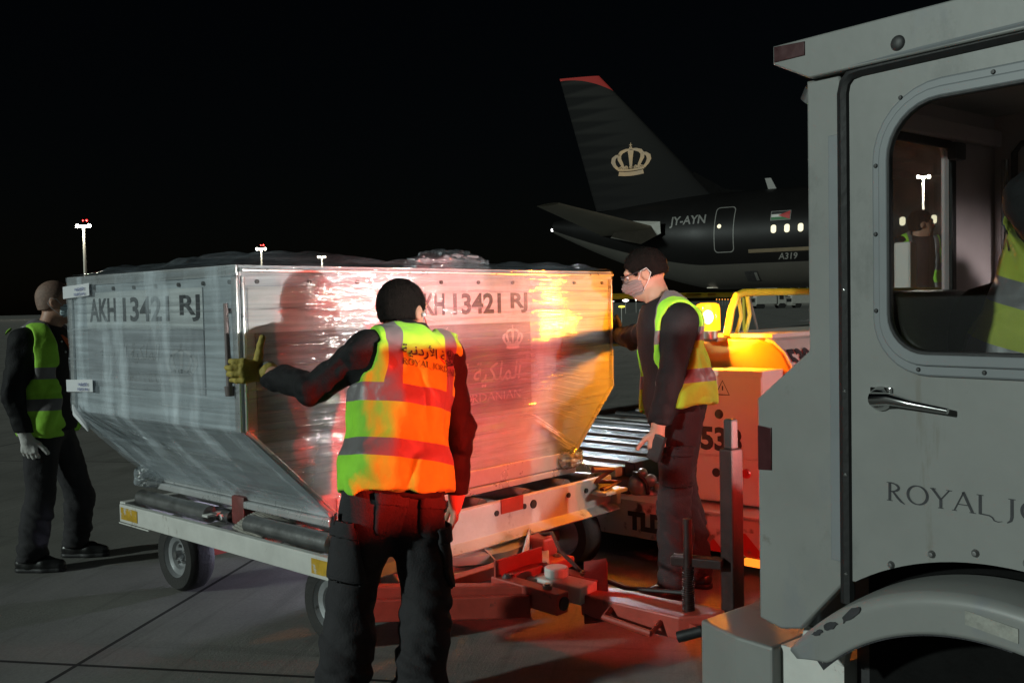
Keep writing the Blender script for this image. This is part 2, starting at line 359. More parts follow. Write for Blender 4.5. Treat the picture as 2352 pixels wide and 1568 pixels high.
def vest_mat(name, col, bands, verts, vw=.028):
    """hi-vis cloth with grey reflective tape: bands = (low, high) heights, verts = offsets from the spine"""
    m, t, N, L, p = nodes(name)
    at_ = N.new('ShaderNodeAttribute'); at_.attribute_name = 'tl'
    sep = N.new('ShaderNodeSeparateXYZ'); L.new(at_.outputs['Vector'], sep.inputs[0])
    def mth(op, a, b=None, c=None):
        n = N.new('ShaderNodeMath'); n.operation = op
        for i, v in enumerate((a, b, c)):
            if v is None: continue
            if isinstance(v, (int, float)): n.inputs[i].default_value = v
            else: L.new(v, n.inputs[i])
        return n.outputs[0]
    tot = None
    for lo, hi in bands:
        d = mth('LESS_THAN', mth('ABSOLUTE', mth('SUBTRACT', sep.outputs[2], (lo+hi)/2)), (hi-lo)/2)
        tot = d if tot is None else mth('MAXIMUM', tot, d)
    lim = max(b[0] for b in bands)
    for u in verts:
        d = mth('LESS_THAN', mth('ABSOLUTE', mth('SUBTRACT', sep.outputs[0], u)), vw)
        d = mth('MULTIPLY', d, mth('GREATER_THAN', sep.outputs[2], lim))
        tot = mth('MAXIMUM', tot, d)
    tc = N.new('ShaderNodeTexCoord')
    nz = N.new('ShaderNodeTexNoise'); nz.inputs['Scale'].default_value = 9; nz.inputs['Detail'].default_value = 6; L.new(tc.outputs['Object'], nz.inputs[0])
    cr = N.new('ShaderNodeValToRGB'); cr.color_ramp.elements[0].color = (*[c*.82 for c in col], 1); cr.color_ramp.elements[1].color = (*[min(1, c*1.1) for c in col], 1)
    cr.color_ramp.elements[0].position = .3; cr.color_ramp.elements[1].position = .7; L.new(nz.outputs[0], cr.inputs[0])
    mx = N.new('ShaderNodeMix'); mx.data_type = 'RGBA'; L.new(tot, mx.inputs[0]); L.new(cr.outputs[0], mx.inputs[6]); mx.inputs[7].default_value = (.17, .16, .165, 1)
    L.new(mx.outputs[2], p.inputs['Base Color'])
    r = N.new('ShaderNodeMapRange'); L.new(tot, r.inputs[0]); r.inputs[3].default_value = .75; r.inputs[4].default_value = .4; L.new(r.outputs[0], p.inputs['Roughness'])
    wv = N.new('ShaderNodeTexNoise'); wv.inputs['Scale'].default_value = 420; L.new(tc.outputs['Object'], wv.inputs[0])
    b = N.new('ShaderNodeBump'); b.inputs['Strength'].default_value = .15; b.inputs['Distance'].default_value = .003; L.new(wv.outputs[0], b.inputs['Height'])
    n3 = N.new('ShaderNodeTexNoise'); n3.inputs['Scale'].default_value = 14; n3.inputs['Detail'].default_value = 4; L.new(tc.outputs['Object'], n3.inputs[0])
    b2 = N.new('ShaderNodeBump'); b2.inputs['Strength'].default_value = .35; b2.inputs['Distance'].default_value = .02; L.new(n3.outputs[0], b2.inputs['Height']); L.new(b.outputs[0], b2.inputs['Normal'])
    L.new(b2.outputs[0], p.inputs['Normal'])
    p.inputs['Sheen Weight'].default_value = .1
    return m

# ------------------------------------------------------------------ ground
def ground_mat():
    m, t, N, L, p = nodes('apron_concrete')
    tc = N.new('ShaderNodeTexCoord')
    mp = N.new('ShaderNodeMapping'); mp.inputs['Rotation'].default_value = (0, 0, R(-32)); mp.inputs['Location'].default_value = (.02, -.76, 0)
    L.new(tc.outputs['Object'], mp.inputs[0])
    def noise(sc, det=6, st=None, ro=.6):
        n = N.new('ShaderNodeTexNoise'); n.inputs['Scale'].default_value = sc; n.inputs['Detail'].default_value = det; n.inputs['Roughness'].default_value = ro
        if st:
            q = N.new('ShaderNodeMapping'); q.inputs['Scale'].default_value = st; L.new(mp.outputs[0], q.inputs[0]); L.new(q.outputs[0], n.inputs[0])
        else: L.new(tc.outputs['Object'], n.inputs[0])
        return n.outputs[0]
    def mth(op, a, b=None):
        n = N.new('ShaderNodeMath'); n.operation = op
        for i, v in enumerate((a, b)):
            if v is None: continue
            if isinstance(v, (int, float)): n.inputs[i].default_value = v
            else: L.new(v, n.inputs[i])
        return n.outputs[0]
    def ramp(x, a, b, ca, cb):
        r = N.new('ShaderNodeValToRGB'); r.color_ramp.elements[0].position = a; r.color_ramp.elements[1].position = b
        r.color_ramp.elements[0].color = (*ca, 1); r.color_ramp.elements[1].color = (*cb, 1); L.new(x, r.inputs[0]); return r.outputs[0]
    def mix(f, a, b):
        x = N.new('ShaderNodeMix'); x.data_type = 'RGBA'
        if isinstance(f, (int, float)): x.inputs[0].default_value = f
        else: L.new(f, x.inputs[0])
        L.new(a, x.inputs[6])
        if isinstance(b, tuple): x.inputs[7].default_value = (*b, 1)
        else: L.new(b, x.inputs[7])
        return x.outputs[2]
    c = ramp(noise(1.3, 8), .3, .72, (.165, .162, .15), (.255, .25, .23))
    c = mix(mth('MULTIPLY', ramp(noise(60, 4), .4, .7, (0, 0, 0), (1, 1, 1)), .3), c, (.1, .095, .085))
    c = mix(mth('MULTIPLY', ramp(noise(.6, 6, None, .75), .55, .68, (0, 0, 0), (1, 1, 1)), .45), c, (.085, .08, .07))
    c = mix(mth('MULTIPLY', ramp(noise(1.1, 5, (.35, 7, 1), .7), .54, .66, (0, 0, 0), (1, 1, 1)), .4), c, (.09, .085, .08))
    c = mix(mth('MULTIPLY', ramp(noise(1.0, 4, (6, .3, 1), .7), .58, .68, (0, 0, 0), (1, 1, 1)), .35), c, (.10, .095, .09))
    c = mix(mth('MULTIPLY', ramp(noise(5, 5), .66, .74, (0, 0, 0), (1, 1, 1)), .5), c, (.06, .056, .05))
    sep = N.new('ShaderNodeSeparateXYZ'); L.new(mp.outputs[0], sep.inputs[0])
    js = []
    for k, sp in ((0, 5.0), (1, 5.0)):
        f = mth('ABSOLUTE', mth('SUBTRACT', mth('FRACT', mth('ADD', mth('DIVIDE', sep.outputs[k], sp), .5)), .5))
        js.append(mth('LESS_THAN', mth('MULTIPLY', f, sp), .011))
    j = mth('MAXIMUM', js[0], js[1])
    c = mix(j, c, (.02, .019, .018))
    L.new(c, p.inputs['Base Color']); p.inputs['Roughness'].default_value = .82; p.inputs['Specular IOR Level'].default_value = .3
    br = noise(7, 4, (1.2, 22, 1))
    h = mth('ADD', mth('MULTIPLY', br, .5), mth('MULTIPLY', noise(90, 3), .6))
    h = mth('SUBTRACT', h, mth('MULTIPLY', j, 2))
    b = N.new('ShaderNodeBump'); b.inputs['Strength'].default_value = .6; b.inputs['Distance'].default_value = .006; L.new(h, b.inputs['Height']); L.new(b.outputs[0], p.inputs['Normal'])
    return m
g = MB(); g.grid(lambda u, v: ((u-.5)*3000, (v-.5)*3000, 0), 30, 30)
prop(g.build('ground', ground_mat()), kind='structure')

# ------------------------------------------------------------------ cargo container
CW, CDp, CH, CV, Z0 = 2.46, 1.54, 1.08, .665, .55      # width, depth, height, height of the vertical part, base height
ZS = CH-CV; OV = (CW-1.594)/2
uld = thing('cargo_container', 'silver air cargo container with sloped lower sides wrapped in clear plastic on the dolly', 'container', (CW/2, CDp/2, Z0))
hexa = [(OV, 0), (CW-OV, 0), (CW, ZS), (CW, CH), (0, CH), (0, ZS)]
b = MB(); b.prism([(x, 0, Z0+z) for x, z in hexa], (0, CDp, 0))
b.build('shell', M_alu, uld)
# label bands and printed panels, thin plates riveted on the shell
def on_front(u0, z0, u1, z1, t0=.001, t1=.005): return MB().span((u0, -t1, Z0+z0), (u1, -t0, Z0+z1))
def on_left(y0, z0, y1, z1, t0=.001, t1=.005): return MB().span((-t1, y0, Z0+z0), (-t0, y1, Z0+z1))
on_front(.035, .812, 1.74, .995).build('label_band', M_lab, uld)
on_front(.065, .36, 1.74, .809).build('printed_panel', M_pan2, uld)
on_left(.27, .825, 1.345, 1.0).build('label_band', M_lab, uld)
on_left(.27, .55, 1.345, .822).build('printed_panel', M_pan, uld)
def put(me, o, u, v, name, m, par): me.transform(basis(o, u, v)); return link(name, me, m, par)
XR, YL, UP = (1, 0, 0), (0, -1, 0), (0, 0, 1)
for word, f0, f1 in (('AKH', 0, .265), ('13421', .335, .75), ('RJ', .84, 1)):
    put(fit(text_me(word, .2, .006, .0006), .82*(f1-f0), .105), (.90+.82*(f0+f1)/2, -.0065, Z0+.91), XR, UP, 'serial_lettering', M_ink, uld)
    put(fit(text_me(word, .2, .004, .0006), 1.02*(f1-f0), .112), (-.0065, 1.31-1.02*(f0+f1)/2, Z0+.915), YL, UP, 'serial_lettering', M_ink, uld)
put(fit(crown(.2), .16, .125), (1.60, -.0065, Z0+.735), XR, UP, 'crown_emblem', M_pale, uld)
put(fit(roman('ROYAL JORDANIAN', .08)[0], .76, .055), (1.275, -.0065, Z0+.435), XR, UP, 'airline_lettering', M_pale, uld)
put(fit(text_me(AR, .2, .001, .0004, shear=.25), .76, .15), (1.285, -.0065, Z0+.56), XR, UP, 'arabic_lettering', M_pale, uld)
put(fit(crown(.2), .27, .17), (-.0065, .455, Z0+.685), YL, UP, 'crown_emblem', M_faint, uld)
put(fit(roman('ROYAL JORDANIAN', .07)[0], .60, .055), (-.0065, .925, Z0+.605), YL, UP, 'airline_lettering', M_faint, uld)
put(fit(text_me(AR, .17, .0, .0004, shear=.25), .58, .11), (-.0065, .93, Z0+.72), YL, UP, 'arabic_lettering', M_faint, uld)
# frame profiles along the edges
def prof(a, b_, w, h, name='edge_profile', m=M_alu2):
    MB().beam(a, b_, w, h, (0, 1, 0) if abs(Vector(b_)[1]-Vector(a)[1]) < .1 else (0, 0, 1), .004).build(name, m, uld, True)
f = .006
for y in (-f, CDp+f):
    prof((.0, y, Z0+CH-.02), (CW, y, Z0+CH-.02), .012, .045)
    prof((.012, y, Z0+ZS), (.012, y, Z0+CH-.045), .011, .022); prof((CW-.016, y, Z0+ZS), (CW-.016, y, Z0+CH-.045), .011, .035)
    prof((OV, y, Z0+.02), (0.016, y, Z0+ZS), .0105, .035); prof((CW-OV, y, Z0+.02), (CW-.016, y, Z0+ZS), .0105, .035)
for x in (-f, CW+f):
    prof((x, 0, Z0+CH-.02), (x, CDp, Z0+CH-.02), .012, .045)
    prof((x, .02, Z0+ZS), (x, .02, Z0+CH-.045), .011, .04); prof((x, CDp-.02, Z0+ZS), (x, CDp-.02, Z0+CH-.045), .011, .04)
b = MB(); b.prism([(OV-.05, -.03, Z0-.035), (CW-OV+.05, -.03, Z0-.035), (CW-OV+.05, CDp+.03, Z0-.035), (OV-.05, CDp+.03, Z0-.035)], (0, 0, .034))
b.build('base_plate', M_alu2, uld, bevel=.006)
MB().beam((OV-.02, 0, Z0+.045), (OV-.02, CDp, Z0+.045), .02, .085).build('base_rail', M_alu2, uld, bevel=.004)
MB().beam((OV, -.016, Z0+.045), (CW-OV, -.016, Z0+.045), .02, .08).build('base_rail', M_alu2, uld, bevel=.004)
b = MB()
for k in range(9): b.cyl((OV-.0285, .06+k*.175, Z0+.055), (OV-.0315, .06+k*.175, Z0+.055), .011, seg=12)
for k in range(10):
    b.cyl((.08+k*.255, -.0005, Z0+CH-.065), (.08+k*.255, -.009, Z0+CH-.065), .009, seg=12)
for k in range(8): b.cyl((-.0005, .06+k*.2, Z0+CH-.065), (-.009, .06+k*.2, Z0+CH-.065), .009, seg=12)
prop(b.build('rivets', M_dark, uld), kind='stuff')
b = MB(); b.cyl((-.026, .06, Z0+.93), (-.026, .05, Z0+.60), .009, .012, seg=12); b.cyl((-.026, .05, Z0+.60), (-.026, .049, Z0+.56), .02, .017, seg=12); b.box((-.014, .058, Z0+.9), (.03, .02, .02)); b.box((-.014, .05, Z0+.62), (.03, .02, .02))
b.build('latch_rod', mat('grey_brown_rod', (.16, .13, .13), .45), uld, True)

# clear stretch film round the container
def film_mat(name, axes, milk=.21, gl=.24, bump=1.0):
    m, t, N, L, p = nodes(name); out = N['Material Output']
    tc = N.new('ShaderNodeTexCoord')
    def noise(st, sc, det=4, rot=0):
        q = N.new('ShaderNodeMapping'); q.inputs['Scale'].default_value = st
        q.inputs['Rotation'].default_value = rot if isinstance(rot, tuple) else (0, rot, 0)
        L.new(tc.outputs['Object'], q.inputs[0])
        n = N.new('ShaderNodeTexNoise'); n.inputs['Scale'].default_value = sc; n.inputs['Detail'].default_value = det; L.new(q.outputs[0], n.inputs[0]); return n.outputs[0]
    def mth(op, a, b=None):
        n = N.new('ShaderNodeMath'); n.operation = op; n.use_clamp = False
        for i, v in enumerate((a, b)):
            if v is None: continue
            if isinstance(v, (int, float)): n.inputs[i].default_value = v
            else: L.new(v, n.inputs[i])
        return n.outputs[0]
    def rng(x, a, b, c, d):
        r = N.new('ShaderNodeMapRange'); L.new(x, r.inputs[0])
        for i, v in enumerate((a, b, c, d)): r.inputs[i+1].default_value = v
        return r.outputs[0]
    hor = noise((.45, .45, 25), 2.1, 3)                          # taut horizontal pull lines
    dia = noise((.6, .6, 27), 1.9, 4, (R(24), R(-34), 0))      # diagonal pull lines where the roll changed direction
    msk = rng(noise((1, 1, 1), 1.35, 2), .45, .58, 0, 1)
    mixv = N.new('ShaderNodeMix'); L.new(msk, mixv.inputs[0]); L.new(hor, mixv.inputs[2]); L.new(dia, mixv.inputs[3])
    big = noise((.8, .8, 3), 3.0, 2); drape = noise((1.0, 1.6, .35), 3.4, 5, (R(24), R(20), 0)); sx = None
    iso = noise((1, 1, 1), 17, 3); geo = N.new('ShaderNodeNewGeometry'); sz = N.new('ShaderNodeSeparateXYZ'); L.new(geo.outputs['Normal'], sz.inputs[0]); top = rng(sz.outputs[2], .45, .75, 0, 1)
    lf = rng(sz.outputs[0], -.5, -.8, 0, 1); hb = mth('ADD', mth('ADD', mixv.outputs[0], mth('MULTIPLY', big, .9)), mth('MULTIPLY', mth('MULTIPLY', drape, lf), 6.0)); mt = N.new('ShaderNodeMix'); L.new(top, mt.inputs[0]); L.new(hb, mt.inputs[2]); L.new(mth('MULTIPLY', iso, 4.0), mt.inputs[3]); h = mt.outputs[0]
    b = N.new('ShaderNodeBump'); b.inputs['Strength'].default_value = bump; b.inputs['Distance'].default_value = .007; L.new(h, b.inputs['Height'])
    tr = N.new('ShaderNodeBsdfTransparent'); tr.inputs[0].default_value = (.97, .98, .98, 1)
    g1 = N.new('ShaderNodeBsdfGlossy'); g1.inputs['Roughness'].default_value = .06; L.new(b.outputs[0], g1.inputs['Normal'])
    df = N.new('ShaderNodeBsdfDiffuse'); df.inputs[0].default_value = (.72, .80, .87, 1); L.new(b.outputs[0], df.inputs['Normal'])
    mk0 = mth('ADD', rng(noise((1, 1, .7), 2.6, 6, R(30)), .38, .68, milk*.15, milk*1.5), rng(noise((1.0, 1.6, .35), 3.4, 6, (R(24), R(20), 0)), .52, .70, 0, milk*1.6)); mk = mth('ADD', mk0, rng(mixv.outputs[0], .56, .68, 0, milk*1.6))
    mk = mth('ADD', mth('MULTIPLY', mk, rng(top, 0, 1, 1, .35)), mth('MULTIPLY', lf, rng(drape, .5, .66, .03, .42))); m1 = N.new('ShaderNodeMixShader'); L.new(mk, m1.inputs[0]); L.new(tr.outputs[0], m1.inputs[1]); L.new(df.outputs[0], m1.inputs[2])  # extra pale streaks on the left face put film glints into the colour
    gf = mth('ADD', rng(mixv.outputs[0], .3, .75, gl*.3, gl*2), mth('MULTIPLY', top, .25))
    m2 = N.new('ShaderNodeMixShader'); L.new(gf, m2.inputs[0]); L.new(m1.outputs[0], m2.inputs[1]); L.new(g1.outputs[0], m2.inputs[2])
    L.new(m2.outputs[0], out.inputs[0]); return m
M_film = film_mat('stretch_film', 0)
M_lump = mat('crumpled_film', (.7, .74, .76), .18, var=.1, vs=20, bump=.8, bs=30)
def hash3(i, j, k):
    n = (i*374761393 + j*668265263 + k*1274126177) & 0x7fffffff
    n = ((n ^ (n >> 13))*1274126177) & 0x7fffffff
    return ((n ^ (n >> 16)) & 0xffff)/65535.
def vnoise(P):
    P = np.asarray(P, np.float64); I = np.floor(P).astype(np.int64); F = P-I; F = F*F*(3-2*F); r = 0
    for dx in (0, 1):
        for dy in (0, 1):
            for dz in (0, 1):
                w = (F[..., 0] if dx else 1-F[..., 0])*(F[..., 1] if dy else 1-F[..., 1])*(F[..., 2] if dz else 1-F[..., 2])
                r = r+w*hash3(I[..., 0]+dx, I[..., 1]+dy, I[..., 2]+dz)
    return r*2-1
def vn(x, y, z): return float(vnoise(np.array([x, y, z])))
b = MB()
def wr(x, z, y=0): return .005*(vn(x*1.3, y*3, z*30)+.5*vn(x*3+z*9, y*5, z*16-x*5)+.5)
def ffront(u, v):
    z = v*CH; ed = 0 if z >= ZS else OV*(1-z/ZS); x = ed+u*(CW-2*ed)
    e = min(u, 1-u, 1)*8; e = min(e, 1)
    return (x, -.016-.012*e*0-abs(wr(x, z))*e*1.0, Z0+z)
b.grid(ffront, 150, 90)
def fleft(u, v):
    y = u*CDp; z = v*CH; x = 0 if z >= ZS else OV*(1-z/ZS)
    sag = .03*math.sin(math.pi*min(z/ZS, 1)) if z < ZS else 0     # the film spans the hollow of the slope
    return (x-.014-abs(wr(y+5, z, 2))-sag*.6, y, Z0+z)
b.grid(fleft, 100, 80)
def fright(u, v):
    y = u*CDp; z = v*CH; x = CW if z >= ZS else CW-OV*(1-z/ZS)
    return (x+.014+abs(wr(y+5, z, 2)), y, Z0+z)
b.grid(fright, 40, 60)
def fback(u, v):
    z = v*CH; ed = 0 if z >= ZS else OV*(1-z/ZS); x = ed+u*(CW-2*ed)
    return (x, CDp+.016, Z0+z)
b.grid(fback, 30, 30)
def bulge(x, y):
    h = 0
    for cx, cy, sx, sy, hh in ((.15, .45, .3, .35, .05), (.55, .2, .35, .22, .055), (1.0, .5, .3, .3, .03), (2.05, .25, .3, .2, .045), (.1, 1.1, .25, .3, .035), (1.5, .3, .2, .2, .02)):
        h += hh*math.exp(-((x-cx)/sx)**2-((y-cy)/sy)**2)
    e = min(1, min(x, CW-x, y, CDp-y)*9+.0)
    return .012+e*(h*.65+.022*abs(vn(x*6, y*6, 3))+.014*abs(vn(x*17, y*9, 1)))
b.grid(lambda u, v: (u*CW, -.016+v*(CDp+.032), Z0+CH+bulge(u*CW, max(0, min(CDp, v*CDp)))), 110, 70)
b.build('plastic_wrap', M_film, uld, True, ang=180)
def lump(c, r, sc, name='crumpled_film', seed=0, par=uld):
    q = MB(); q.ball(c, r, 5, sc); c = Vector(c)
    for v in q.b.verts:
        d = v.co-c; n = abs(vn(d.x*14+seed, d.y*14, d.z*18))*.55+abs(vn(d.x*38+seed, d.y*38, d.z*45))*.3
        v.co = c+d*(1.0-.5*n+.12)
    return q.build(name, M_film2, par, True, ang=180)
M_film2 = film_mat('crumpled_stretch_film', 0, .4, .35, 1.6)
lump((1.42, .28, Z0+CH+.02), .26, (1.0, .6, .35), seed=1)
lump((OV-.06, CDp-.03, Z0+.03), .085, (1, 1, .75), seed=5)
lump((CW-OV+.0, -.03, Z0+.05), .08, (1.3, .5, .7), seed=8)
# pulled bunches of film: raised pleats fanning over the lower right of the front and the left slope
def pleat(p0, p1, r, n=14, amp=.004, seed=0):
    p0, p1 = Vector(p0), Vector(p1); pts = []; rad = []
    for k in range(n+1):
        t = k/n; pts.append(p0.lerp(p1, t)+Vector((0, 0, amp*vn(t*6, seed*3.1, 0)))); rad.append(r*(.25+.75*math.sin(math.pi*t)))
    return pts, rad
b = MB()
M_crease = mat('glint_white_film_crease', (.85, .87, .9), .2, var=.05, spec=.9)  # creases coloured opaque white to stand for glints on the film
for k in range(34):
    k = k*.40
    a = Vector((1.72+.035*k+random.uniform(-.03, .03), -.021, Z0+.33-.027*k)); e = Vector((2.04+.012*k+random.uniform(-.05, .03), -.021, Z0+.17-.016*k))
    pts, rad = pleat(a, e, .0019, seed=k); b.tube(pts, rad, 5)
for k in range(14):
    a = Vector((1.9+random.uniform(-.06, .06), -.021, Z0+.62-.022*k)); e = a+Vector((.3, 0, -.02-.006*k))
    pts, rad = pleat(a, e, .0016, seed=k+40); b.tube(pts, rad, 5)
for k in range(26):
    k = k*.6
    a = Vector((.50+.012*k+random.uniform(-.05, .05), -.021, Z0+1.04-.030*k)); e = a+Vector((.42+random.uniform(-.1, .1), 0, -.10-.008*k))
    pts, rad = pleat(a, e, .0017, seed=k+80); b.tube(pts, rad, 5)
prop(b.build('film_pleats', M_crease, uld, True, ang=180), kind='stuff')
b = MB()
for k in range(4):
    y0 = 1.5-.1*k; a = Vector((-.03, y0-.03, Z0+.40)); e = Vector((OV-.07, y0-.12-.22*k+.1, Z0+.09))
    pts, rad = pleat(a, e, .006, seed=k+20); b.tube(pts, rad, 6)
prop(b.build('film_pleats', M_film2, uld, True, ang=180), kind='stuff')
# white tape labels near the far edge of the side
M_tape = mat('white_tape', (.72, .73, .76), .5, var=.05)
M_blue = mat('blue_print', (.08, .1, .3), .6)
for zc in (1.005, .30+.24):
    q = MB(); q.grid(lambda u, v: (-.026-.004*math.sin(u*7), CDp+.02-u*.30, Z0+zc-.03+v*.06+.012*u), 16, 3)
    lb = q.build('tape_label', M_tape, uld, True)
    put(text_me('VALIDATED', .02, .0004), (-.033, CDp-.18, Z0+zc+.008), (0, -1, .04), (0, .04, 1), 'small_print', M_blue, lb)
    put(text_me('SECURITY SEAL', .018, .0003), (-.033, CDp-.18, Z0+zc-.015), (0, -1, .04), (0, .04, 1), 'small_print', M_blue, lb)
b = MB(); b.tube([(-.04, 1.46, Z0+.45), (-.05, 1.40, Z0+.41), (-.04, 1.33, Z0+.36), (-.035, 1.31, Z0+.33)], [.004, .018, .014, .004], 8)
b.build('seal_tag', M_tape, uld, True)

# ------------------------------------------------------------------ dolly
dol = thing('baggage_dolly', 'white and red cargo dolly with rollers and towbar carrying the wrapped container', 'dolly', (1.23, .65, 0))
DX0, DX1, DY0, DY1, DZ = .27, 2.2, -.17, 1.62, .43
ZR = DZ+.005
for x in (DX0, DX1-.0):
    b = MB(); b.beam((x, DY0-.06, ZR-.045), (x, DY1, ZR-.045), .035, .095); b.beam((x+(.03 if x < 1 else -.03), DY0, ZR-.085), (x+(.03 if x < 1 else -.03), DY1, ZR-.085), .05, .012)
    b.build('side_rail', M_chip, dol, bevel=.005)
b = MB(); b.prism([(0, DY0, .345), (0, DY0-.075, .315), (0, DY0-.085, .325), (0, DY0-.02, .352), (0, DY0-.025, .50), (0, DY0, .505)], (DX1-DX0-.05, 0, 0))
bmesh.ops.translate(b.b, vec=(DX0+.03, 0, 0), verts=b.b.verts)
b.build('front_rail', M_chip, dol, bevel=.003)
b = MB()
for x in (.75, .95, 1.25, 1.45, 1.52, 1.80, 1.95): b.cyl((x, DY0-.03, .45), (x, DY0-.018, .45), .014 if x != 1.52 else .022, seg=14)
prop(b.build('bolt_holes', M_dark, dol), kind='stuff')
b = MB(); b.box((1.36, DY0-.027, .475), (.16, .006, .07)); b.build('welded_plate', M_redp, dol)
b = MB(); b.beam((DX0, DY1, .40), (DX1, DY1, .40), .06, .09); b.build('rear_rail', M_chip, dol, bevel=.005)
b = MB(); b.tube([(1.98, -.22, .56), (2.10, -.26, .55), (2.03, -.2, .49), (2.16, -.26, .47), (2.03, -.24, .445)], .017, 8); b.build('corner_stop', M_rust, dol, True)
b = MB(); b.box((2.1, -.24, .43), (.2, .1, .02)); b.build('corner_step', M_chip, dol, bevel=.004)
# rollers between the rail and the container base
for x in (.345, .60, .92, 1.25, 1.58, 1.9, 2.12):
    for y0, y1 in ((-.1, .52), (.86, 1.55)):
        b = MB(); b.cyl((x, y0, DZ+.035), (x, y1, DZ+.035), .042, seg=20); b.cyl((x, y0-.04, DZ+.035), (x, y1+.04, DZ+.035), .014, seg=10)
        b.build('roller', M_steel, dol, True)
for y in (-.08, .22, .54, .70, .84, 1.2, 1.56):
    MB().beam((DX0+.05, y, DZ-.055), (DX1-.05, y, DZ-.055), .05, .06).build('cross_member', M_chip, dol, bevel=.004)
b = MB(); b.cyl((.36, .80, ZR+.02), (.55, .80, ZR+.02), .016, seg=10); b.beam((.30, .84, ZR+.03), (.55, .84, ZR+.05), .05, .012); b.build('stop_arm', M_chip, dol, bevel=.003)
b = MB(); b.box((.43, .68, ZR+.065), (.10, .11, .14), None, .015); b.build('stop_block', M_rust, dol, True)
b = MB()
for k in range(9): b.lathe([(.028, 0), (.034, .008), (.028, .016)], (.40, .76+k*.016, ZR+.02), (0, 1, 0), 16)
b.build('spring', M_steel, dol, True)
b = MB()
def mat_f(u, v): return (.30+u*.20, .60-.22*v, ZR+.012+.05*math.sin(u*2.2)-.03*v+.003*math.sin(u*90))
b.grid(mat_f, 50, 10); o = b.build('rope_mat', mat('rope_fibre', (.36, .34, .3), .8, var=.25, vs=60, bump=.8, bs=120, stretch=(4, 1, 1)), dol, True)
o.modifiers.new('thick', 'SOLIDIFY').thickness = .012
def wheel(c, r, w, axis, par, rimr=.58, name='wheel', m_rim=None, m_t=None):
    ax = Vector(axis).normalized(); c = Vector(c)
    root = MB().lathe([(r*.60, -w*.5), (r*.9, -w*.52), (r*.985, -w*.36), (r, -w*.18), (r, w*.18), (r*.985, w*.36), (r*.9, w*.52), (r*.60, w*.5), (r*.60, -w*.5)], c, ax, 48).build(name, m_t or M_tyre, par, True)
    MB().lathe([(0, w*.34), (r*.12, w*.36), (r*.14, w*.20), (r*.34, w*.18), (r*.40, w*.3), (r*.54, w*.34), (r*.60, w*.49), (r*.63, w*.50), (r*.63, w*.44), (r*.595, w*.4), (r*.595, -w*.4), (r*.63, -w*.46), (r*.5, -w*.3), (0, -w*.3)], c, ax, 40).build('rim', m_rim or M_rim, root, True)
    MB().lathe([(0, w*.52), (r*.09, w*.5), (r*.13, w*.4), (r*.14, w*.3)], c, ax, 20).build('hub', M_steel, root, True)
    u = ax.orthogonal().normalized(); v = ax.cross(u); b = MB()
    for k in range(5):
        a = 2*math.pi*k/5; p = c+(u*math.cos(a)+v*math.sin(a))*r*.25+ax*w*.2; b.cyl(p, p+ax*.012, .009, seg=6)
    prop(b.build('wheel_nuts', M_steel, root), kind='stuff')
    return root
for (x, y, sg) in ((.44, 1.28, -1), (.44, .03, -1), (2.02, 1.28, 1), (2.02, .03, 1)):
    wheel((x, y if y > 1 else y-.05, .186), .186, .13, (sg, 0, 0), dol)
for y in (.03, 1.28):
    MB().beam((.5, y, .18), (1.96, y, .18), .06, .06).build('axle', M_redp, dol, bevel=.005)
MB().lathe([(.30, 0), (.33, .01), (.33, .05), (.30, .06), (.0, .06)], (1.23, .03, .24), (0, 0, 1), 40).build('turntable', M_chip, dol, True)
# step brackets under the front rail
for x in (.55, .83, 1.11):
    b = MB()
    b.prism([(x, DY0+.01, .345), (x, DY0-.02, .345), (x, DY0-.20, .235), (x, DY0-.2, .225), (x, DY0+.01, .225)], (.008, 0, 0))
    b.box((x+.15, DY0-.10, .229), (.28, .2, .008)); b.box((x+.15, DY0+.006, .285), (.28, .008, .11))
    b.build('step_bracket', M_chip, dol, bevel=.002)
# towbar: A-frame, coupling, long drawbar with a grab handle
b = MB(); b.beam((.34, -.28, .235), (.80, -.80, .245), .14, .09); b.beam((.34, -.28, .30), (.80, -.80, .29), .06, .05); b.build('towbar_leg', M_redp, dol, bevel=.006)
b = MB(); b.beam((1.50, -.24, .25), (.92, -.74, .27), .10, .07); b.build('towbar_leg', M_chip, dol, bevel=.006)
b = MB(); b.beam((.52, -.46, .285), (1.10, -.46, .285), .06, .05); b.build('towbar_cross_bar', M_redp, dol, bevel=.005)
b = MB(); b.box((1.30, -.42, .235), (.26, .22, .05)); b.box((1.36, -.38, .30), (.10, .12, .09)); b.build('pivot_block', M_redp, dol, bevel=.01)
b = MB()
for x in (.79, 1.03): b.beam((x, -.62, .285), (x-.0, -.98, .275), .07, .085)
b.box((.91, -.66, .30), (.18, .07, .07)); b.box((.91, -.80, .262), (.17, .30, .014)); b.box((.91, -.64, .345), (.30, .012, .10))
b.build('coupling_frame', M_redp, dol, bevel=.005)
b = MB(); b.cyl((.79, -.975, .275), (.79, -.988, .275), .027, seg=18); b.build('coupling_end', M_dark, dol)
b = MB(); b.beam((.92, -.78, .29), (.93, -1.0, .285), .12, .07); b.cyl((.92, -.84, .33), (.92, -.84, .37), .05, seg=18); b.build('coupling_tongue', M_chip, dol, bevel=.006)
b = MB(); b.beam((.90, -1.06, .19), (1.08, -.92, .375), .012, .10, (1, -1, .6)); b.build('coupling_lever', M_rust, dol, bevel=.003)
b = MB(); b.prism([(.90, -.98, .20), (.90, -1.44, .20), (.965, -1.56, .22), (1.03, -1.56, .22), (1.06, -1.44, .2), (1.06, -.98, .20)], (0, 0, .085)); b.build('drawbar', M_redp, dol, bevel=.006)
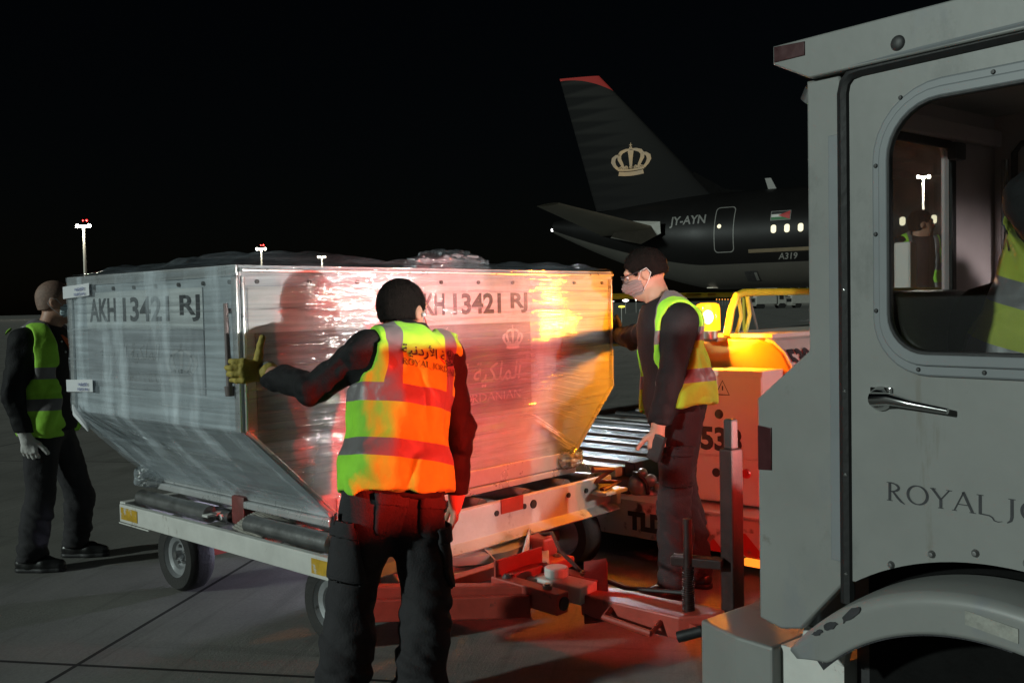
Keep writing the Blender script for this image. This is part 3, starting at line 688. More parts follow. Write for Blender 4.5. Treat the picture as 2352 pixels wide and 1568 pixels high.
b = MB(); b.tube([(.90, -1.13, .255), (.84, -1.14, .24), (.835, -1.36, .225), (.90, -1.36, .25)], .0125, 8); b.build('grab_handle', M_redp, dol, True)
b = MB(); b.beam((1.0, -1.5, .245), (1.03, -1.78, .27), .11, .05); b.build('tow_eye', M_rust, dol, bevel=.006)
b = MB()
for (x, y) in ((.79, -.68), (.79, -.90), (1.03, -.68), (1.03, -.90), (1.24, -.36), (1.37, -.47), (.55, -.46), (.98, -.46)):
    z = .330 if y < -.6 else (.263 if x > 1.1 else .312)
    b.cyl((x, y, z-.02), (x, y, z+.010), .013, seg=6); b.cyl((x, y, z-.02), (x, y, z+.003), .02, seg=14)
prop(b.build('bolts', M_steel, dol), kind='stuff')
b = MB(); b.tube([(1.45, -.2, .30), (1.36, -.45, .37), (1.16, -.66, .36), (1.05, -.86, .33), (1.04, -1.1, .30), (1.06, -1.4, .33)], .009, 8); b.build('brake_cable', M_rub, dol, True)
b = MB(); b.prism([(1.20, -.46, .262), (1.44, -.24, .262), (1.44, -.24, .35), (1.38, -.30, .35)], (.012, .012, 0)); b.prism([(1.00, -.56, .30), (1.30, -.36, .30), (1.30, -.36, .38), (1.22, -.42, .38)], (.012, .016, 0)); b.build('gusset_plate', M_chip, dol)
M_ymark = mat('scraped_yellow_paint', (.5, .3, .02), .45, var=.3, vs=14, dirt=[((.5, .5, .48), .54, 22, (1, 1, 1))])
for y0, y1 in ((-.21, -.08), (1.42, 1.60)):
    MB().span((DX0-.0205, y0, ZR-.075), (DX0-.018, y1, ZR-.012)).build('yellow_mark', M_ymark, dol)
MB().span((DX0-.022, 1.3, ZR-.10), (DX0-.0175, 1.62, ZR-.094)).build('rail_lip', M_chip, dol)

# ------------------------------------------------------------------ tow tractor (own axes: x forward, -y towards the camera side, z up)
TX, TY, TRZ = 1.04, -1.52, math.atan2(-.988, -.153)
trc = thing('tow_tractor', 'white tow tractor cab with rounded door window and black door seal beside the towbar', 'tractor', (TX, TY, 0), TRZ, local=True)
def q(t, w, z): return (t, -w, z)
TM = Matrix.Translation((TX, TY, 0)) @ Matrix.Rotation(TRZ, 4, 'Z')
def side(pts, holes, w, th, name, m, par, bev=0, smooth=False):
    me = plate(pts, holes, th, bev, name); me.transform(basis(q(0, w, 0), (1, 0, 0), (0, 0, 1))); return link(name, me, m, par, smooth)
def circ(cx, cz, r, a0, a1, n=28): return [(cx+r*math.cos(R(a0+(a1-a0)*k/n)), cz+r*math.sin(R(a0+(a1-a0)*k/n))) for k in range(n+1)]
FC, FZ, FR = 1.38, .2, .615
side([(.733, .60), (.80, .585), (.862, .60), (.985, .742), (1.0, .76), (1.0, 1.93), (.985, 1.995), (.893, 1.995), (.893, 1.32), (.733, 1.19)], [], .70, .035, 'rear_side_panel', M_white, trc, .006)
side([(.955, .80), (.985, .80), (.985, 1.85), (.955, 1.85)], [], .719, .006, 'panel_trim_strip', M_white2, trc, .002)
b = MB(); b.beam(q(.845, .7185, .80), q(.845, .7185, 1.18), .004, .003); b.build('panel_seam', M_dark, trc)
me = plate([(.736, 1.0), (.778, 1.003), (.779, 1.115), (.736, 1.118)], [], .003, .001, 'reflector'); me.transform(basis(q(0, .7195, 0), (1, 0, 0), (0, 0, 1))); link('side_reflector', me, M_refl, trc)
# door with window opening, wheel arch at its foot
WIN = [1.126, 1.328, 1.78, 1.888]
arch = circ(FC, FZ, .668, 124, 60, 24)
door = [(1.008, arch[0][1])] + arch + [(1.96, arch[-1][1]), (1.96, 1.985), (1.06, 1.985)] + [(1.06-.052*math.sin(R(a)), 1.985-.052*(1-math.cos(R(a)))) for a in (30, 60, 90)]
dr = side(door, [rrect(WIN[0]-.03, WIN[1]-.035, WIN[2]+.03, WIN[3]+.03, [.15, .15, .11, .11])], .702, .034, 'door', M_white, trc, .004)
MI[dr] = Matrix()
fr = side(rrect(WIN[0]-.05, WIN[1]-.058, WIN[2]+.05, WIN[3]+.05, [.17, .17, .135, .135]), [rrect(WIN[0]-.022, WIN[1]-.025, WIN[2]+.022, WIN[3]+.022, [.14, .14, .105, .105])], .722, .014, 'window_frame', M_white2, dr, .005)
side(rrect(WIN[0]-.03, WIN[1]-.034, WIN[2]+.03, WIN[3]+.03, [.15, .15, .11, .11]), [rrect(WIN[0]-.006, WIN[1]-.007, WIN[2]+.006, WIN[3]+.006, [.125, .125, .09, .09])], .731, .012, 'window_inner_trim', M_white2, dr, .004)
side(rrect(WIN[0]-.012, WIN[1]-.012, WIN[2]+.012, WIN[3]+.012, [.13, .13, .095, .095]), [rrect(*WIN[:2], *WIN[2:], [.12, .12, .085, .085])], .728, .016, 'window_seal', M_rub, dr, .003)
M_glass = glass('cab_glass', (.93, .95, .95), haze=.0)
M_glass2 = glass('dusty_cab_glass', (.9, .9, .9), haze=.03)
side(rrect(WIN[0]-.01, WIN[1]-.01, WIN[2]+.01, WIN[3]+.01, [.13, .13, .09, .09]), [], .716, .004, 'window_pane', M_glass, dr)
b = MB()
for (t, z) in ((1.087, 1.76), (1.086, 1.60), (1.086, 1.42), (1.15, 1.908), (1.19, 1.285), (1.34, 1.284), (1.52, 1.285), (1.36, 1.925)):
    b.lathe([(0, .004), (.004, .0035), (.0055, 0)], q(t, .7295, z), (0, -1, 0), 12)
prop(b.build('frame_screws', M_dark, dr, True), kind='stuff')
b = MB()
for k, (t, z) in enumerate(((1.115, .818), (1.215, .862), (1.315, .883), (1.425, .882), (1.53, .862), (1.64, .82))):
    b.lathe([(0, .008), (.005, .0075), (.0085, .003), (.0095, 0)], q(t, .719, z), (0, -1, 0), 14)
prop(b.build('door_rivets', M_steel, dr, True), kind='stuff')
# handle: rosette and long lever
b = MB()
b.lathe([(0, .03), (.012, .03), (.022, .022), (.028, .01), (.03, 0)], q(1.092, .719, 1.212), (0, -1, 0), 24)
b.box(q(1.078, .723, 1.228), (.02, .012, .022), None, .003); b.box(q(1.112, .723, 1.230), (.018, .012, .02), None, .003)
b.tube([q(1.085, .746, 1.212), q(1.13, .752, 1.216), q(1.18, .75, 1.207), q(1.268, .748, 1.197)], [.017, .015, .010, .007], 12)
b.build('door_handle', M_chrome, dr, True)
me, wtx = roman('ROYAL JORDANIAN', .043, .2); wtx *= 1.17; me.transform(Matrix.Diagonal((1.17, 1, 1, 1))); me.transform(Matrix.Translation((wtx/2, 0, 0))); me.transform(basis(q(1.110, .7202, .972), (1, 0, 0), (0, 0, 1))); link('airline_lettering', me, M_ink, dr)
# black rubber seal round the door
b = MB(); pth = [(1.0, .70), (1.0, .8)] + [(1.0, .8+k*.1) for k in range(1, 12)] + [(1.0, 1.945), (1.006, 1.97), (1.022, 1.988), (1.05, 1.993)] + [(1.05+.1*k, 1.993+.001*k) for k in range(1, 10)]
for i in range(len(pth)-1):
    pass
b.tube([q(t-.003, .715, z) for t, z in pth], .0175, 8); b.build('door_seal', M_rub, trc, True)
b = MB()
for z in (.775, 1.02, 1.225, 1.47): b.lathe([(0, .005), (.004, .004), (.006, 0)], q(1.0, .728, z), (0, -1, 0), 10)
b.build('seal_screws', M_chrome, trc, True).__setitem__('kind', 'stuff')
# roof
me = plate([(.81, 2.096), (.81, 2.05), (.915, 1.996), (2.2, 2.0), (2.2, 2.096)], [], .03, .004, 'roof_side'); me.transform(basis(q(0, .725, 0), (1, 0, 0), (0, 0, 1)))
rf = link('roof_side', me, M_white, trc)
b = MB(); b.prism([q(.812, .709, 2.094), q(.812, .709, 2.05), q(.915, .709, 2.0), q(2.2, .709, 2.003), q(2.2, .709, 2.094)], (0, .96, 0)); b.build('roof', M_white, trc)
b = MB(); b.tube([q(.93, .732, 2.002), q(1.2, .735, 2.006), q(1.6, .735, 2.012), q(2.2, .735, 2.016)], .007, 8); b.build('rain_gutter', M_white2, trc, True)
me = plate([(.815, 2.054), (.905, 2.054), (.905, 2.088), (.815, 2.093)], [], .003, .001, 'reflector'); me.transform(basis(q(0, .7415, 0), (1, 0, 0), (0, 0, 1))); link('roof_reflector', me, M_refl, trc)
b = MB(); b.lathe([(0, .005), (.011, .005), (.016, .002), (.018, 0)], q(1.15, .74, 2.03), (0, -1, 0), 20); b.build('roof_plug', M_dark, trc, True)
b = MB(); b.cyl(q(.86, .62, 1.985), q(.84, .62, 1.96), .035, .03, 18); b.build('roof_work_lamp', M_steel, trc, True)
# cab walls: back wall with window, inner panel, far side
bw = [(-.25, 1.30), (.684, 1.30), (.684, 1.998), (-.25, 1.998)]
me = plate([(-x, z) for x, z in bw], [rrect(-.62, 1.37, -.05, 1.89, .03)], .03, .003, 'cab_back_wall'); me.transform(basis(q(.91, 0, 0), (0, 1, 0), (0, 0, 1))); cbw = link('cab_back_wall', me, M_cab, trc); MI[cbw] = Matrix()
me = plate(rrect(-.632, 1.36, -.04, 1.90, .035), [rrect(-.605, 1.385, -.065, 1.875, .025)], .012, .003, 'f'); me.transform(basis(q(.931, 0, 0), (0, 1, 0), (0, 0, 1))); link('back_window_frame', me, M_rub, cbw)
me = plate(rrect(-.63, 1.36, -.045, 1.9, .03), [], .004, 0, 'pane'); me.transform(basis(q(.906, 0, 0), (0, 1, 0), (0, 0, 1))); link('back_window_pane', me, M_glass2, cbw)
b = MB(); b.box(q(.955, .075, 1.865), (.03, .06, .05), None, .008); b.build('window_catch', M_dark, cbw, True)
b = MB(); b.beam(q(.945, .66, 1.925), q(.945, -.2, 1.925), .03, .05); b.build('header_rail', M_cab, trc, bevel=.006)
me = plate([(.925, 1.0), (2.1, 1.0), (2.1, 1.998), (.925, 1.998)], [rrect(1.12, 1.34, 1.75, 1.86, .11)], .03, .003, 'far_wall'); me.transform(basis(q(0, -.235, 0), (1, 0, 0), (0, 0, 1))); fwl = link('far_side_door', me, M_cab, trc); MI[fwl] = Matrix()
side(rrect(1.10, 1.32, 1.77, 1.88, .125), [rrect(1.135, 1.355, 1.735, 1.845, .1)], -.214, .012, 'far_window_frame', M_rub, fwl, .003)
b = MB(); b.tube([q(.99, -.212, 1.36), q(.99, -.212, 1.88), q(1.01, -.212, 1.905), q(1.9, -.212, 1.905)], .010, 8); b.build('far_door_seal', M_rub, fwl, True)
b = MB(); b.cyl(q(.972, -.19, 1.42), q(.972, -.19, 1.86), .011, seg=12); b.build('grab_rail', M_chrome, trc, True)
b = MB(); b.span((.93, -.684, .95), (2.1, .215, .98)); b.build('cab_floor', M_dark, trc)
b = MB(); b.span((2.1, -.684, .6), (2.13, .235, 1.40)); b.build('cab_front_wall', M_cab, trc)
b = MB(); b.box(q(1.9, .2, 1.35), (.3, .75, .14), None, .03); b.build('dashboard', M_dark, trc, True)
# lower rear body, tail face, deck and bumper
b = MB(); b.prism([q(.80, .68, .60), q(.80, .68, 1.24), q(.893, .68, 1.318), q(.893, .68, .60)], (0, 1.36, 0)); b.build('rear_body', M_white, trc, bevel=.008)
b = MB(); b.prism([q(.48, .66, .1), q(.64, .70, .1), q(.76, .70, .1), q(.76, -.70, .1), q(.48, -.66, .1)], (0, 0, .42)); b.build('rear_bumper', M_white, trc, bevel=.008)
b = MB(); b.span(q(.76, .66, .30), q(.95, -.66, .519)); b.build('rear_deck', M_chip, trc)
b = MB(); b.box(q(.90, .66, .558), (.13, .03, .06), Matrix.Rotation(R(12), 3, 'Y')); b.build('deck_bracket', M_chip, trc, bevel=.004)
b = MB(); b.cyl(q(.46, .63, .475), q(.40, .67, .45), .017, seg=14); b.build('bumper_peg', M_rub, trc, True)
b = MB(); b.span(q(.95, .60, .12), q(2.6, -.60, .60)); b.build('chassis', M_dark, trc)
b = MB(); b.span(q(1.9, .70, .6), q(2.6, -.70, 1.25), .05); b.build('front_hood', M_white, trc)
# rear wheel and mudguard
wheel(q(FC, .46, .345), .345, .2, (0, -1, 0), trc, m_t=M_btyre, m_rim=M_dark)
side([(1.0, .45), (2.0, .45), (2.0, 1.0), (1.0, 1.0)], [], .62, .01, 'shaded_wheel_well', M_btyre, trc)  # black sheet stands for the shade behind the wheel arch
wheel(q(FC, -.66, .345), .345, .2, (0, 1, 0), trc)
wheel(q(2.55, .62, .30), .30, .18, (0, -1, 0), trc); wheel(q(2.55, -.62, .30), .30, .18, (0, 1, 0), trc)
b = MB()
def mg(u, v):
    a = R(141-100*u); k = min(1, max(0, (v-.45)/.15)) if v > .45 else 0
    if v <= .5:
        w = .66+v/.5*.155; r = FR+.012-.012*(v/.5)**2
    else:
        w = .815+.012*math.sin(math.pi*min(1, (v-.5)/.12)/2); r = FR-(v-.5)/.5*.088*min(1, .35+u*9)
    return q(FC+r*math.cos(a), w, FZ+r*math.sin(a))
b.grid(mg, 60, 24); mgd = b.build('mudguard', M_white, trc, True, ang=50); MI[mgd] = Matrix()
mgd.modifiers.new('thick', 'SOLIDIFY').thickness = .006
me = plate([(-.055, -.015), (.055, -.015), (.055, .015), (-.055, .015)], [], .002, 0, 'p'); me.transform(basis(q(1.40, .8285, .765), (1, 0, -.12), (0, 0, 1))); link('worn_sticker', me, mat('worn_sticker', (.3, .3, .27), .6, var=.3, vs=40), mgd)
b = MB(); rp = random.Random(5)
for (ct, cz, rr) in ((1.075, .712, .022), (1.02, .672, .012), (.985, .648, .009)):
    b.prism([q(ct+rr*(1.5 if rr < .02 else 1)*rp.uniform(.75, 1.2)*math.cos(a)+rr*.4*math.sin(a), .8282, cz+rr*rp.uniform(.6, 1.1)*math.sin(a)+rr*.5*math.cos(a)) for a in [2*math.pi*k/14 for k in range(14)]], (0, -.002, 0))
b.build('missing_paint_patch', M_ink, mgd)
b = MB()
for k in range(46):
    a = R(136-52*k/45); r0 = FR-.088; hh = .012+.02*abs(vn(k*.45, 1, 2))+.012*(k % 3 == 0)
    p = [q(FC+(r0+d)*math.cos(a+e), .8255, FZ+(r0+d)*math.sin(a+e)) for d, e in ((-.004, -.012), (-.004, .012), (hh, .009), (hh*1.1, -.006))]
    b.poly(p)
prop(b.build('tar_spatter', M_ink, mgd), kind='stuff')
M_post = mat('oily_dark_red_steel', (.03, .012, .011), .45, var=.4, vs=12, bump=.15, bs=50)
# tow hitch: tall latch post, screw jack, red frame plates
b = MB(); b.beam(q(.03, -.055, .26), q(.03, -.055, .90), .07, .06, (1, 0, 0)); b.build('hitch_post', M_post, trc, bevel=.008)
b = MB(); b.beam(q(.03, -.055, .895), q(.03, -.055, 1.01), .042, .04, (1, 0, 0)); b.build('hitch_pin', M_dark, trc, bevel=.008)
b = MB(); b.cyl(q(-.07, .08, .27), q(-.07, .08, .64), .017, seg=14)
for k in range(22): b.cyl(q(-.07, .08, .28+k*.0085), q(-.07, .08, .2835+k*.0085), .024, seg=14)
b.cyl(q(-.07, .08, .25), q(-.07, .08, .275), .06, seg=18); b.build('screw_jack', M_post, trc, True)
b = MB(); b.beam(q(-.14, .09, .475), q(.03, 0, .475), .06, .035); b.build('jack_arm', M_post, trc, bevel=.004)
b = MB(); b.prism([q(-.06, .12, .235), q(.5, .25, .235), q(.5, -.25, .235), q(-.06, -.12, .235)], (0, 0, .03)); b.prism([q(.0, .10, .265), q(.5, .22, .265), q(.5, .20, .38), q(.1, .10, .30)], (0, .015, 0)); b.build('hitch_frame', M_redp, trc, bevel=.004)
# seat
b = MB(); b.box(q(1.03, .36, 1.24), (.10, .42, .46), Matrix.Rotation(R(-8), 3, 'Y'), .045); st = b.build('seat_backrest', M_seat, trc, True)
b = MB(); b.box(q(1.27, .36, 1.03), (.44, .44, .10), None, .04); b.build('seat_cushion', M_seat, trc, True)

b = MB(); b.lathe([(0, .018), (.05, .015), (.06, 0)], q(1.62, .1, 1.995), (0, 0, -1), 24); b.build('cab_fill_lamp', emis('cab_fill_lamp_glass', (1, .9, .85), 1.5), trc, True)  # unseen glowing lamp added to brighten the cab interior
# lamps on the tail of the tractor, facing the dolly
M_redl = emis('red_lamp_lens', (1, .03, .01), 14); M_whl = emis('white_lamp_lens', (1, .95, .9), 20)
def lampbox(t, w, z, hood, name):
    b = MB(); b.span(q(t, w+.045, z-.035), q(t+.03, w-.045, z+.035), .006)
    return b.build(name, M_dark, trc)
def spot(name, loc, aim, col, e, ang, blend=.1, r=.01):
    l = bpy.data.lights.new(name, 'SPOT'); l.energy = e; l.color = col; l.spot_size = R(ang); l.spot_blend = blend; l.shadow_soft_size = r
    o = bpy.data.objects.new(name, l); COL.objects.link(o); o.location = TM @ Vector(loc)
    d = (TM.to_3x3() @ Vector(aim)); o.rotation_euler = (-d).to_track_quat('Z', 'Y').to_euler(); return o
l = bpy.data.lights.new('cab_fill_light', 'SPOT'); l.energy = 42; l.color = (1, .86, .84); l.spot_size = R(150); l.spot_blend = .5; l.shadow_soft_size = .04  # added fill light for the cab interior
o = bpy.data.objects.new('cab_fill_light', l); COL.objects.link(o); o.location = TM @ Vector(q(1.62, .1, 1.96)); o.rotation_euler = (0, 0, 0)
# red brake lamps; the near one sits between added flat plates that cut its light off above and below
def taillamp(w, z, m, name, light_cutoff=None):
    tl = lampbox(.77, w, z, 1, name); MI[tl] = Matrix()
    b = MB(); b.lathe([(0, .004), (.022, .003), (.03, .001), (.032, 0)], q(.769, w, z-.005), (-1, 0, 0), 20); b.build('lens', m, tl, True)
    if light_cutoff: b = MB(); b.span(q(.738, min(w+.14, .675), z+light_cutoff), q(.80, w-.14, z+light_cutoff+.003)); b.span(q(.738, min(w+.14, .675), z-.0070), q(.80, w-.14, z-.0040)); b.build('light_cutoff', M_dark, tl)
NW, FW = .60, -.52
taillamp(NW, .95, M_redl, 'brake_lamp', .0075)
spot('brake_light', q(.763, NW, .9508), (-1, -.07, .17), (1, .022, .01), 360, 70, .2, .0012)
taillamp(FW, .95, M_redl, 'brake_lamp')
spot('brake_light', q(.75, FW, .95), (-1, .05, -.02), (1, .035, .018), 85, 96, .3, .006)
hb = lampbox(.866, .25, 1.965, 1, 'high_red_fill_lamp'); MI[hb] = Matrix()  # unseen red lamp added to redden the upper left of the container
b = MB(); b.lathe([(0, .004), (.022, .003), (.03, .001), (.032, 0)], q(.865, .25, 1.965), (-1, 0, 0), 20); b.build('lens', M_redl, hb, True)
b = MB(); b.span(q(.815, .36, 1.9505), q(.866, .14, 1.9535)); b.build('cutoff_shelf', M_dark, hb)  # shelf added to cut the red light off below
spot('high_red_fill_light', q(.857, .25, 1.9635), (-1, -.06, -.30), (1, .05, .025), 190, 29, .2, .0012)
# white work lamp with an unseen shelf added below it to keep the light high
wl = lampbox(.872, .50, 1.40, 1, 'work_lamp'); MI[wl] = Matrix()
b = MB(); b.lathe([(0, .004), (.022, .003), (.03, .001), (.032, 0)], q(.871, .50, 1.40), (-1, 0, 0), 20); b.build('lens', M_whl, wl, True)
b = MB(); b.span(q(.80, .62, 1.3925), q(.872, .38, 1.3955)); b.build('cutoff_shelf', M_dark, wl)
spot('work_light', q(.862, .50, 1.399), (-1, .0, .10), (1, .92, .84), 210, 120, .3, .0012)
taillamp(-.36, .95, M_whl, 'white_fill_lamp')  # unseen white lamp added to fill the middle of the container front
spot('white_fill_light', q(.75, -.36, .95), (-1, -.2, .06), (1, .9, .82), 55, 46, .25, .005)
# mobile light tower standing beyond the tractor, throwing white light along the front of the container
LT = Vector((4.16, -4.2, 1.72))
lt = thing('light_tower', 'yellow mobile light tower with one white lamp beyond the tow tractor', 'light tower', (LT.x+.12, LT.y-.12, 0))
b = MB(); b.span((LT.x-.3, LT.y-.9, .35), (LT.x+.9, LT.y-.1, .9), .05); b.build('generator_box', M_yel, lt)
b = MB(); b.cyl((LT.x+.12, LT.y-.12, .9), (LT.x+.12, LT.y-.12, 1.9), .04, seg=14); b.build('mast', M_steel, lt, True)
b = MB(); b.box((LT.x+.07, LT.y-.08, LT.z), (.3, .1, .2), Matrix.Rotation(R(40), 3, 'Z'), .02); lh = b.build('lamp_head', M_dark, lt); MI[lh] = Matrix()
b = MB(); b.box((LT.x+.03, LT.y-.035, LT.z), (.26, .012, .16), Matrix.Rotation(R(40), 3, 'Z')); b.build('lamp_glass', M_whl, lh)
for x in (LT.x-.1, LT.x+.7): wheel((x, LT.y-.95, .3), .3, .16, (0, -1, 0), lt)
l = bpy.data.lights.new('tower_light', 'SPOT'); l.energy = 190; l.color = (1, .93, .86); l.spot_size = R(35); l.spot_blend = .12; l.shadow_soft_size = .07
o = bpy.data.objects.new('tower_light', l); COL.objects.link(o); o.location = LT + Vector((-.04, .04, 0)); o.rotation_euler = Vector((.454, -.891, .06)).to_track_quat('Z', 'Y').to_euler()

# ------------------------------------------------------------------ belt/roller loader
ldr = thing('cargo_loader', 'low white and yellow cargo loader with roller bed and amber beacon behind the dolly', 'loader', (4.5, .4, 0))
M_deck = mat('wet_dark_deck', (.13, .15, .165), .3, .5, var=.35, vs=50, bump=.5, bs=160)
b = MB(); b.span((2.46, -.04, .40), (7.6, 1.66, .485)); b.build('bed', M_deck, ldr)
for k in range(11):
    x = 2.62+k*.30
    b = MB(); b.span((x-.02, .0, .486), (x+.02, 1.62, .494)); b.cyl((x, 0, .478), (x, 1.62, .478), .03, seg=12); b.build('bed_roller', M_dark if k % 2 else M_steel, ldr, True)
b = MB(); b.span((2.40, -.06, .44), (2.47, 1.68, .498)); b.build('end_strip', mat('pale_worn_steel', (.45, .45, .36), .4, .4, var=.15), ldr, bevel=.006)
for y in (-.09, 1.71): MB().span((2.5, y-.035, .40), (7.6, y+.035, .52), .008).build('bed_side', M_dark, ldr)
b = MB(); b.span((2.42, -.14, .26), (2.60, 1.66, .435), .015); b.cyl((2.415, .06, .34), (2.40, .06, .34), .05, seg=24); b.build('end_block', M_dark, ldr, True)
b = MB()
for (dx, dy, dz, r) in ((0, 0, 0, .07), (.03, -.05, -.05, .05), (-.02, -.09, .04, .035), (.0, -.02, .07, .03), (.01, -.12, 0, .03)): b.ball((2.47+dx, -.18+dy, .40+dz), r, 3)
b.build('drive_motor', M_steel, ldr, True)
b = MB(); b.tube([(2.44, -.16, .47), (2.40, -.22, .48), (2.42, -.26, .43), (2.45, -.25, .36)], .012, 8); b.build('hose', M_rub, ldr, True)
b = MB(); b.span((2.60, -.9, .12), (7.8, 1.6, .40)); b.build('chassis', M_dark, ldr)
def stripe_mat():
    m, t, N, L, p = nodes('red_white_stripes')
    tc = N.new('ShaderNodeTexCoord'); sp = N.new('ShaderNodeSeparateXYZ'); L.new(tc.outputs['Object'], sp.inputs[0])
    def mth(op, a, b):
        n = N.new('ShaderNodeMath'); n.operation = op
        for i, v in enumerate((a, b)):
            if isinstance(v, (int, float)): n.inputs[i].default_value = v
            else: L.new(v, n.inputs[i])
        return n.outputs[0]
    f = mth('FRACT', mth('ADD', mth('MULTIPLY', sp.outputs[1], 4.2), mth('MULTIPLY', sp.outputs[2], -4.2)), 0)
    s = mth('LESS_THAN', f, .5); s = mth('MULTIPLY', s, mth('LESS_THAN', sp.outputs[2], .255)); s = mth('MULTIPLY', s, mth('LESS_THAN', sp.outputs[1], -.50))
    nz = N.new('ShaderNodeTexNoise'); nz.inputs['Scale'].default_value = 12; nz.inputs['Detail'].default_value = 8; L.new(tc.outputs['Object'], nz.inputs[0])
    r = N.new('ShaderNodeValToRGB'); r.color_ramp.elements[0].position = .58; r.color_ramp.elements[1].position = .66; L.new(nz.outputs[0], r.inputs[0])
    mx = N.new('ShaderNodeMix'); mx.data_type = 'RGBA'; L.new(s, mx.inputs[0]); mx.inputs[6].default_value = (.62, .6, .57, 1); mx.inputs[7].default_value = (.5, .03, .02, 1)
    m2 = N.new('ShaderNodeMix'); m2.data_type = 'RGBA'; L.new(r.outputs[0], m2.inputs[0]); L.new(mx.outputs[2], m2.inputs[6]); m2.inputs[7].default_value = (.2, .17, .15, 1)
    L.new(m2.outputs[2], p.inputs['Base Color']); p.inputs['Roughness'].default_value = .5; return m
b = MB(); b.span((2.32, -1.35, .135), (2.36, 1.65, .335), .004); b.build('bumper_board', stripe_mat(), ldr)
b = MB(); b.span((2.30, -1.35, .337), (2.75, 1.65, .347)); b.build('bumper_ledge', M_cwhite, ldr)
me = text_me('TLD', .13, .008, .001); me.transform(basis((2.315, -.33, .185), (0, -1, 0), (0, 0, 1))); link('maker_lettering', me, M_ink, ldr)
b = MB(); b.tube([(2.31, -.52+.04*math.cos(a), .25+.04*math.sin(a)) for a in [2*math.pi*k/20 for k in range(20)]], .007, 6, True); b.build('marker_ring', emis('red_marker', (1, .04, .02), 2.5), ldr, True)
b = MB(); b.span((2.31, -1.02, .09), (2.335, -.93, .13), .006); b.build('amber_reflection', emis('amber_reflection', (1, .25, .02), 1.6), ldr)  # glowing block stands for an orange reflection of the beacon
# control cabinet with fleet number
b = MB(); b.span((2.45, -.97, .37), (2.69, -.40, 1.08), .006); cb = b.build('control_cabinet', M_cwhite, ldr); MI[cb] = Matrix()
b = MB(); b.span((2.44, -.968, .622), (2.449, -.402, 1.05), .003); b.build('cabinet_door', M_cwhite, cb)
b = MB(); b.span((2.44, -.95, .38), (2.449, -.402, .612), .003); b.build('lower_cover', M_cwhite, cb)
me = text_me('538', .165, .007, .0005); me.transform(basis((2.437, -.73, .655), (0, -1, 0), (0, 0, 1))); link('fleet_number', me, M_ink, cb)
b = bmesh.new(); ribbon(b, [(-.04, -.035), (.04, -.035), (0, .04), (-.04, -.035), (.0, -.035)], .007); ribbon(b, [(0, .012), (0, -.012)], .008); me = bpy.data.meshes.new('warning_triangle'); b.to_mesh(me); b.free()
me.transform(basis((2.437, -.745, .985), (0, -1, 0), (0, 0, 1))); link('warning_triangle', me, M_ink, cb)
b = MB(); b.lathe([(0, .012), (.02, .01), (.026, 0)], (2.44, -.72, .845), (-1, 0, 0), 20); b.build('round_lock', M_dark, cb, True)
b = MB(); b.cyl((2.44, -.70, .53), (2.436, -.70, .53), .024, seg=20); b.build('key_hole', M_ink, cb)
b = MB(); b.lathe([(0, .035), (.022, .034), (.026, .02), (.012, .018), (.012, 0)], (2.44, -.89, .545), (-1, 0, 0), 18); b.build('emergency_button', mat('red_plastic', (.5, .02, .02), .35), cb, True)
# hood with rounded shoulder, white cap, fleet number on the side
hp = [(-.40, .45), (-.40, 1.235), (-.82, 1.235), (-.90, 1.215), (-.96, 1.165), (-1.09, .93), (-1.11, .80), (-1.11, .45)]
b = MB(); b.prism([(2.694, y, z) for y, z in hp], (2.4, 0, 0)); hd = b.build('hood', mat('amber_lit_hood_paint', (.62, .36, .06), .4, var=.08, vs=4), ldr, bevel=.012); MI[hd] = Matrix()  # white hood coloured orange to stand for the beacon's light
b = MB(); hp2 = [(-.38, 1.24), (-.82, 1.24), (-.905, 1.22), (-.967, 1.167), (-1.097, .933), (-1.117, .80), (-1.117, .5), (-1.108, .5), (-1.108, .80), (-1.088, .936), (-.958, 1.172), (-.90, 1.222), (-.82, 1.25)]
b = MB(); b.prism([(2.70, y-.004 if y > -1 else y-.004, z) for y, z in [(-.86, 1.243), (-.905, 1.226), (-.966, 1.168), (-1.096, .933), (-1.116, .80), (-1.116, .5)]] + [(2.70, y, z) for y, z in [(-1.10, .5), (-1.10, .8), (-1.08, .93), (-.95, 1.16), (-.89, 1.21), (-.85, 1.22)]], (2.2, 0, 0)); b.build('side_panel', M_cwhite, hd)
b = MB(); b.span((2.74, -.88, 1.24), (5.1, -.40, 1.262), .004); b.build('top_cap', M_cwhite, hd)
sl_u = Vector((1, 0, 0)); sl_v = Vector((0, -.966+1.096, 1.168-.933)).normalized()
me = text_me('538-', .175, .007, .0005, 'LEFT'); me.transform(basis(Vector((2.712, -1.023, 1.065)) + sl_u.cross(sl_v)*.010, sl_u, sl_v)); link('fleet_number', me, M_ink, hd)
b = MB(); b.span((2.712, -.80, .98), (2.722, -.70, 1.03)); b.build('latch_pocket', M_dark, hd)
b = MB(); b.box((2.708, -.75, 1.01), (.012, .05, .015), None, .004); b.build('latch', M_chrome, hd)
b = MB(); b.tube([(2.714, -.60+.035*math.cos(a), .95+.035*math.sin(a)) for a in [2*math.pi*k/20 for k in range(20)]], .006, 6, True); b.build('emblem_ring', M_ink, hd, True)
